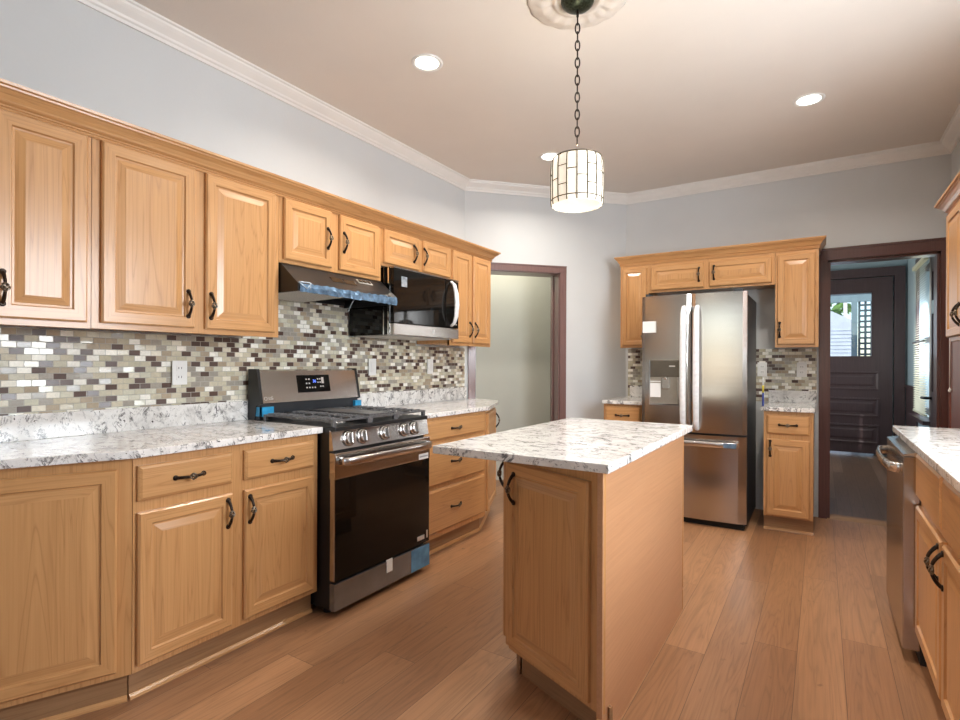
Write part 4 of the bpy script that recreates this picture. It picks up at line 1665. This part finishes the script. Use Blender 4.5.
FBY = 4.478
b1 = base('small honey oak base cabinet with one drawer left of the refrigerator', 0.335, (-1.585, FBY, 0), 0,
          drawers=[(0.02, 0.318, 0.72, 0.862)], doors=[(0.02, 0.318, 0.13, 0.69, 0.288, 0.6)], depth=YB - FBY - 0.004)
b2_ = base('small honey oak base cabinet with drawer and door right of the refrigerator', 0.315, (-0.358, FBY, 0), 0,
           drawers=[(0.022, 0.292, 0.717, 0.856)], doors=[(0.022, 0.292, 0.122, 0.68, 0.045, 0.61)], depth=YB - FBY - 0.004)
m = MB()
m.box(-1.587, -1.226, FBY - 0.034, YB - 0.001, CZ0, CZ1, 0.004)
tag(m.build('countertop', 'granite'), 'small white granite countertop left of the refrigerator', 'countertop')
m = MB()
m.box(-0.374, -0.034, FBY - 0.034, YB - 0.001, CZ0, CZ1, 0.004)
tag(m.build('countertop', 'granite'), 'small white granite countertop right of the refrigerator', 'countertop')
m = MB()
m.box(-1.535, -1.24, YB - 0.031, YB - 0.011, CZ1, 1.018, 0.002)
tag(m.build('granite_upstand', 'granite'), 'granite upstand left of the refrigerator', 'upstand')
m = MB()
m.box(-0.368, -0.034, YB - 0.031, YB - 0.011, CZ1, 1.012, 0.002)
tag(m.build('granite_upstand', 'granite'), 'granite upstand right of the refrigerator', 'upstand')
tiles('mosaic tile backsplash left of the refrigerator', 0.31, CZ1 + 0.001, 1.368, (-1.56, YB - 0.010, 0), 0)
tiles('mosaic tile backsplash right of the refrigerator', 0.53, CZ1 + 0.001, 1.356, (-0.56, YB - 0.010, 0), 0)
plate('white outlet on the mosaic beside the back doorway', (-0.132, YB - 0.011, 1.184), 0)
plate('white outlet half hidden behind the refrigerator side', (-0.418, YB - 0.011, 1.184), 0)
ct = thing('paint_marker', 'slim white tube with yellow and blue bands standing beside the refrigerator', 'tube', (-0.366, 4.52, CZ1))
m = MB()
m.lathe([(0.006, 0.0), (0.0065, 0.004), (0.0065, 0.10)], 12)
m.build('barrel', 'navy', ct)
m = MB()
m.lathe([(0.0065, 0.10), (0.0065, 0.155)], 12)
m.build('band', 'yellow', ct)
m = MB()
m.lathe([(0.0065, 0.155), (0.006, 0.20), (0.003, 0.212)], 12)
m.build('cap', 'white_plastic', ct)

# ------------------------------------------------------------------ island
il = thing('kitchen_island', 'honey oak kitchen island with an angled end door in mid-floor', 'island', (0, 0, 0))
P0, P1 = Vector((-0.584, 1.635)), Vector((-1.028, 1.829))     # angled door face
y1 = 2.79
m = MB()
m.prism([(P0.x - 0.002, P0.y + 0.012), (P1.x + 0.002, P1.y + 0.012), (-1.045, 1.86), (-1.045, y1), (-0.600, y1), (-0.600, P0.y + 0.01)], 0.115, 0.882)
m.build('carcass', 'oak_v', il)
m = MB()
m.box(-0.598, -0.580, P0.y - 0.002, y1 + 0.004, 0.0, 0.883)
m.build('side_panel', 'panel_h', il)
m = MB()
m.box(-0.5995, -0.578, y1 + 0.004, y1 + 0.016, 0.115, 0.883)
m.build('corner_strip', 'oak_v', il)
# angled end, its own local frame
dI = (P0 - P1)
LI = dI.length
rI = math.atan2(dI.y, dI.x)
ie = bpy.data.objects.new('angled_end', None)
C.objects.link(ie)
ie.parent = il
ie.location = (P1.x, P1.y, 0)
ie.rotation_euler = (0, 0, rI)
bpy.data.objects.remove(ie)


def place(o, loc, rz):
    o.location = loc
    o.rotation_euler = (0, 0, rz)
    return o


m = MB()
m.box(0.0, LI, 0.0, 0.019, 0.11, 0.883)
place(m.build('face_frame', 'oak_v', il), (P1.x, P1.y, 0), rI)
m = MB()
m.loft(0.0, LI - 0.045, 0.13, 0.845, DOOR, (1, 0, 0))
idr = place(m.build('door', ['oak_v', 'oak_h'], il), (P1.x, P1.y, 0), rI)
handle(idr, 0.052, 0.748, True)
m = MB()
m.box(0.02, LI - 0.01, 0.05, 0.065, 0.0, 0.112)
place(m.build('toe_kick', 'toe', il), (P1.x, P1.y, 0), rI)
# doors along the left side
rS = ROT_R
m = MB()
m.box(0.0, y1 - 1.862, 0.0, 0.016, 0.11, 0.883)
place(m.build('face_frame', 'oak_v', il), (-1.061, y1, 0), rS)
WS = y1 - 1.862
for (a0, a1, hx) in ((0.03, 0.445, 0.415), (0.485, WS - 0.006, WS - 0.028)):
    m = MB()
    m.loft(a0, a1, 0.13, 0.845, DOOR, (1, 0, 0))
    d_ = place(m.build('door', ['oak_v', 'oak_h'], il), (-1.061, y1, 0), rS)
    handle(d_, hx, 0.775, True)
m = MB()
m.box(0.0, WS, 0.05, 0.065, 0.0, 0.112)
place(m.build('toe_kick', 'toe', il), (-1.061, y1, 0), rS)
for yy in (P0.y - 0.014, y1 + 0.004):
    m = MB()
    m.prism([(-0.594, yy), (-0.594, yy + 0.012), (-0.578, yy + 0.012), (-0.578, yy)], 0.0, 0.10)
    m.build('toe_end_strip', 'oak_v', il)
m = MB()
m.prism([(-1.237, 1.606), (-0.552, 1.606), (-0.552, 2.893), (-1.225, 2.893)], CZ0, CZ1, 0.004)
tag(m.build('countertop', 'granite'), 'white granite top with dark flecks on the kitchen island', 'countertop')

# ------------------------------------------------------------------ right-hand run
RFX = 0.345
dw = thing('dishwasher', 'stainless dishwasher with a bowed handle under the right counter', 'dishwasher', (RFX, 3.445, 0), ROT_R)
DW = 0.64
m = MB()
m.box(0.002, DW - 0.002, 0.0, 0.58, 0.10, 0.870)
m.build('tub', 'dark_grey', dw)
m = MB()
m.box(0.0, DW, -0.058, -0.001, 0.055, 0.848, 0.004)
dd = m.build('door', 'steel', dw)
m = MB()
m.prism([(-0.060, 0.849), (-0.058, 0.856), (-0.001, 0.868), (-0.001, 0.849)], 0.0, DW, axis='x')
m.build('top_edge', 'steel_satin', dd)
m = MB()
zz = 0.795
m.tube([(0.03, -0.055, zz), (0.032, -0.075, zz), (0.06, -0.095, zz), (0.18, -0.108, zz), (0.32, -0.112, zz), (0.46, -0.108, zz), (0.58, -0.095, zz), (0.608, -0.075, zz), (0.61, -0.055, zz)], 0.019, 10, flat=(0.5, 1.15))
m.build('handle', 'steel_satin', dd)
m = MB()
m.box(0.0, DW, -0.001, 0.02, 0.0, 0.10)
m.build('kick_plate', 'black_matte', dw)


def right_base(label, ynear, yfar, doors, drawers):
    return base(label, yfar - ynear, (RFX, yfar, 0), ROT_R, doors=doors, drawers=drawers, depth=XR - RFX - 0.004)


right_base('honey oak base cabinet with two doors beside the dishwasher', 1.68, 2.80,
           [(0.012, 0.545, 0.14, 0.655, 0.518, 0.578), (0.573, 1.105, 0.14, 0.655, 0.602, 0.578)],
           [(0.012, 0.545, 0.69, 0.868, False), (0.573, 1.105, 0.69, 0.868, False)])
right_base('honey oak base cabinet nearest the camera on the right', 0.70, 1.679,
           [(0.02, 0.48, 0.14, 0.675, 0.45, 0.60), (0.50, 0.96, 0.14, 0.675, 0.53, 0.60)],
           [(0.02, 0.48, 0.705, 0.868), (0.50, 0.96, 0.705, 0.868)])
m = MB()
m.box(RFX + 0.03, RFX + 0.05, 3.4465, 3.4665, 0.0, 0.882)
m.box(RFX + 0.03, XR - 0.004, 3.4465, 3.4665, 0.0, 0.882)
tag(m.build('end_panel', 'oak_v'), 'honey oak end panel on the far side of the dishwasher', 'panel')
m = MB()
m.prism([(RFX - 0.034, 0.70), (XR - 0.001, 0.70), (XR - 0.001, 3.478), (RFX - 0.034, 3.478)], CZ0, CZ1, 0.004)
tag(m.build('countertop', 'granite'), 'white granite countertop over the dishwasher on the right', 'countertop')

upper('honey oak wall cabinet at the right edge above the dishwasher counter', 3.00, 4.03, 1.36, UZ1,
      [(0.02, 0.40, 0.372, 1.49), (0.43, 1.01, 0.46, 1.49)], ROT_R, XR - 0.62 - 0.004, 0.62)
crown_piece(ccr, [(0.6195, 4.0305), (0.6195, 3.00)], 'oak_y', 'honey oak crown on the wall cabinet at the right edge', cut0=True)
crown_piece(ccr, [(XR - 0.004, 4.0305), (0.6195, 4.0305)], 'oak_h', 'short crown return on the far end of the right-edge wall cabinet', cut1=True)
cd_ = thing('pull_cord', 'thin white pull cord with a bead at the dark panel right of the doorway', 'cord', (0.764, 4.95, 1.045))
m = MB()
m.tube([(0, 0, 0.02), (0, 0, 0.55)], 0.0035, 6)
m.build('cord', 'white_plastic', cd_)
m = MB()
m.lathe([(0.002, -0.012), (0.010, -0.004), (0.010, 0.006), (0.004, 0.02)], 12)
m.build('bead', 'white_plastic', cd_)

# ------------------------------------------------------------------ pendant and downlights
PX, PY = -0.91, 2.215
m = MB()


def petal(r, z, a):
    if 0.10 < r < 0.205:
        z = z - 0.007 * (0.5 + 0.5 * math.cos(a * 16)) * math.sin(PI * (r - 0.10) / 0.105)
    if r >= 0.20:
        r = r + 0.003 * math.cos(a * 16)
    return r, z


m.lathe([(0.222, ZC), (0.215, ZC - 0.007), (0.20, ZC - 0.011), (0.185, ZC - 0.010), (0.17, ZC - 0.017), (0.15, ZC - 0.019), (0.125, ZC - 0.015), (0.11, ZC - 0.012), (0.105, ZC - 0.019), (0.09, ZC - 0.019), (0.085, ZC - 0.010), (0.05, ZC - 0.010)],
        128, PX, PY, mod=petal)
tag(m.build('ceiling_medallion', 'medallion'), 'round plaster ceiling medallion with petals above the pendant', 'medallion')
pn = thing('pendant_lamp', 'lit pendant lamp with a leaded white drum shade on a chain', 'lamp', (PX, PY, 0))
m = MB()
m.lathe([(0.072, ZC - 0.010), (0.073, ZC - 0.016), (0.068, ZC - 0.030), (0.052, ZC - 0.044), (0.028, ZC - 0.053), (0.010, ZC - 0.056)], 32)
m.build('canopy', 'verdigris', pn)
m = MB()
m.tube([(0, 0, ZC - 0.05), (0, 0, ZC - 0.085)], 0.006, 8)
m.build('hook', 'bronze', pn)
ztop, zbot = ZC - 0.075, 2.165
LL = 0.046
nl = int((ztop - zbot) / (LL - 0.008))
m = MB()
for k in range(nl):
    z = ztop - k * (LL - 0.008) - LL / 2
    link = []
    for i in range(16):
        a = 2 * PI * i / 16
        u = 0.0095 * math.cos(a)
        vv = (LL / 2) * math.sin(a)
        ang = (0.4 if k % 2 else 0.4 + PI / 2)
        link.append((u * math.cos(ang), u * math.sin(ang), z + vv))
    m.tube(link, 0.0032, 6, closed=True)
m.build('chain', 'bronze', pn)
SR, SZ0, SZ1 = 0.111, 1.922, 2.128
m = MB()
m.tube([(0, 0, 2.17), (0, 0, SZ1 - 0.03)], 0.007, 8)
for k in range(3):
    a = 2 * PI * k / 3 + 0.2
    m.tube([(0, 0, SZ1 + 0.004), (SR * 0.97 * math.cos(a), SR * 0.97 * math.sin(a), SZ1 - 0.004)], 0.003, 6)
m.build('spider', 'bronze', pn)
NP = 16
m = MB()
prof = [(SR * 0.985, SZ0), (SR * 1.01, SZ0 + 0.02), (SR * 1.02, SZ0 + 0.08), (SR * 1.02, SZ0 + 0.15), (SR * 1.0, SZ1 - 0.015), (SR * 0.95, SZ1)]
m.lathe(prof, NP * 2, cap=False)
m.lathe([(r - 0.004, z) for r, z in prof], NP * 2, cap=False)
sh = m.build('shade', 'shade_glass', pn)
m = MB()
random.seed(3)


def srad(z):
    for (r0, z0), (r1, z1) in zip(prof, prof[1:]):
        if z0 <= z <= z1:
            return r0 + (r1 - r0) * (z - z0) / (z1 - z0)
    return SR


for k in range(NP):
    a = 2 * PI * k / NP
    m.tube([((r + 0.0014) * math.cos(a), (r + 0.0014) * math.sin(a), z) for r, z in prof], 0.0029, 5)
    for zz in ((SZ0 + 0.13,) if k % 3 == 0 else ((SZ0 + 0.10,) if k % 3 == 1 else (SZ0 + 0.07, SZ0 + 0.15))):
        r = srad(zz) + 0.0012
        m.tube([(r * math.cos(a + PI * 2 / NP * j / 3), r * math.sin(a + PI * 2 / NP * j / 3), zz) for j in range(4)], 0.0022, 5)
m.tube([(SR * 0.955 * math.cos(2 * PI * k / 48), SR * 0.955 * math.sin(2 * PI * k / 48), SZ1) for k in range(48)], 0.0032, 6, closed=True)
zr = SZ0 + 0.022
m.tube([(SR * 1.013 * math.cos(2 * PI * k / 48), SR * 1.013 * math.sin(2 * PI * k / 48), zr) for k in range(48)], 0.0026, 6, closed=True)
m.build('leading', 'lead', sh)
m = MB()
m.lathe([(0.004, SZ0 + 0.012), (SR * 0.975, SZ0 + 0.010)], 32, cap=False)
m.build('diffuser', 'shade_glass', sh)
m = MB()
m.lathe([(0.003, SZ0 + 0.06), (0.022, SZ0 + 0.075), (0.028, SZ0 + 0.10), (0.016, SZ0 + 0.135), (0.012, SZ0 + 0.15)], 16)
m.build('bulb', 'shade_bulb', pn)
pld = bpy.data.lights.new('pendant_light', 'POINT')
pld.energy = 5
pld.color = (1.0, 0.86, 0.68)
pld.shadow_soft_size = 0.03
plo = bpy.data.objects.new('pendant_light', pld)
C.objects.link(plo)
plo.parent = pn
plo.location = (0, 0, SZ1 + 0.03)


def downlight(x, y, label, power):
    t = thing('recessed_downlight', label, 'downlight', (x, y, ZC), 0, 'recessed ceiling downlights')
    m = MB()
    m.lathe([(0.085, 0.0), (0.084, -0.004), (0.077, -0.007), (0.064, -0.004), (0.061, -0.001)], 40, cap=False)
    m.build('trim_ring', 'white_plastic', t)
    m = MB()
    m.lathe([(0.062, -0.002), (0.03, -0.003), (0.002, -0.003)], 40, cap=False)
    m.build('lens', 'lamp_glow', t)
    d = bpy.data.lights.new('downlight', 'AREA')
    d.shape = 'DISK'
    d.size = 0.13
    d.energy = power
    d.color = (1.0, 0.91, 0.80)
    d.spread = R(150)
    o = bpy.data.objects.new('downlight', d)
    C.objects.link(o)
    o.parent = t
    o.location = (0, 0, -0.012)
    return t


PW = 11.5
downlight(-1.79, 2.265, 'lit recessed downlight left of the pendant, nearest the range', PW)
downlight(-0.067, 3.82, 'lit recessed downlight at right, toward the back doorway', PW)
downlight(-1.785, 3.80, 'lit recessed downlight half behind the pendant shade', PW)
downlight(-0.067, 2.265, 'lit recessed downlight above the right-hand counter side', PW)
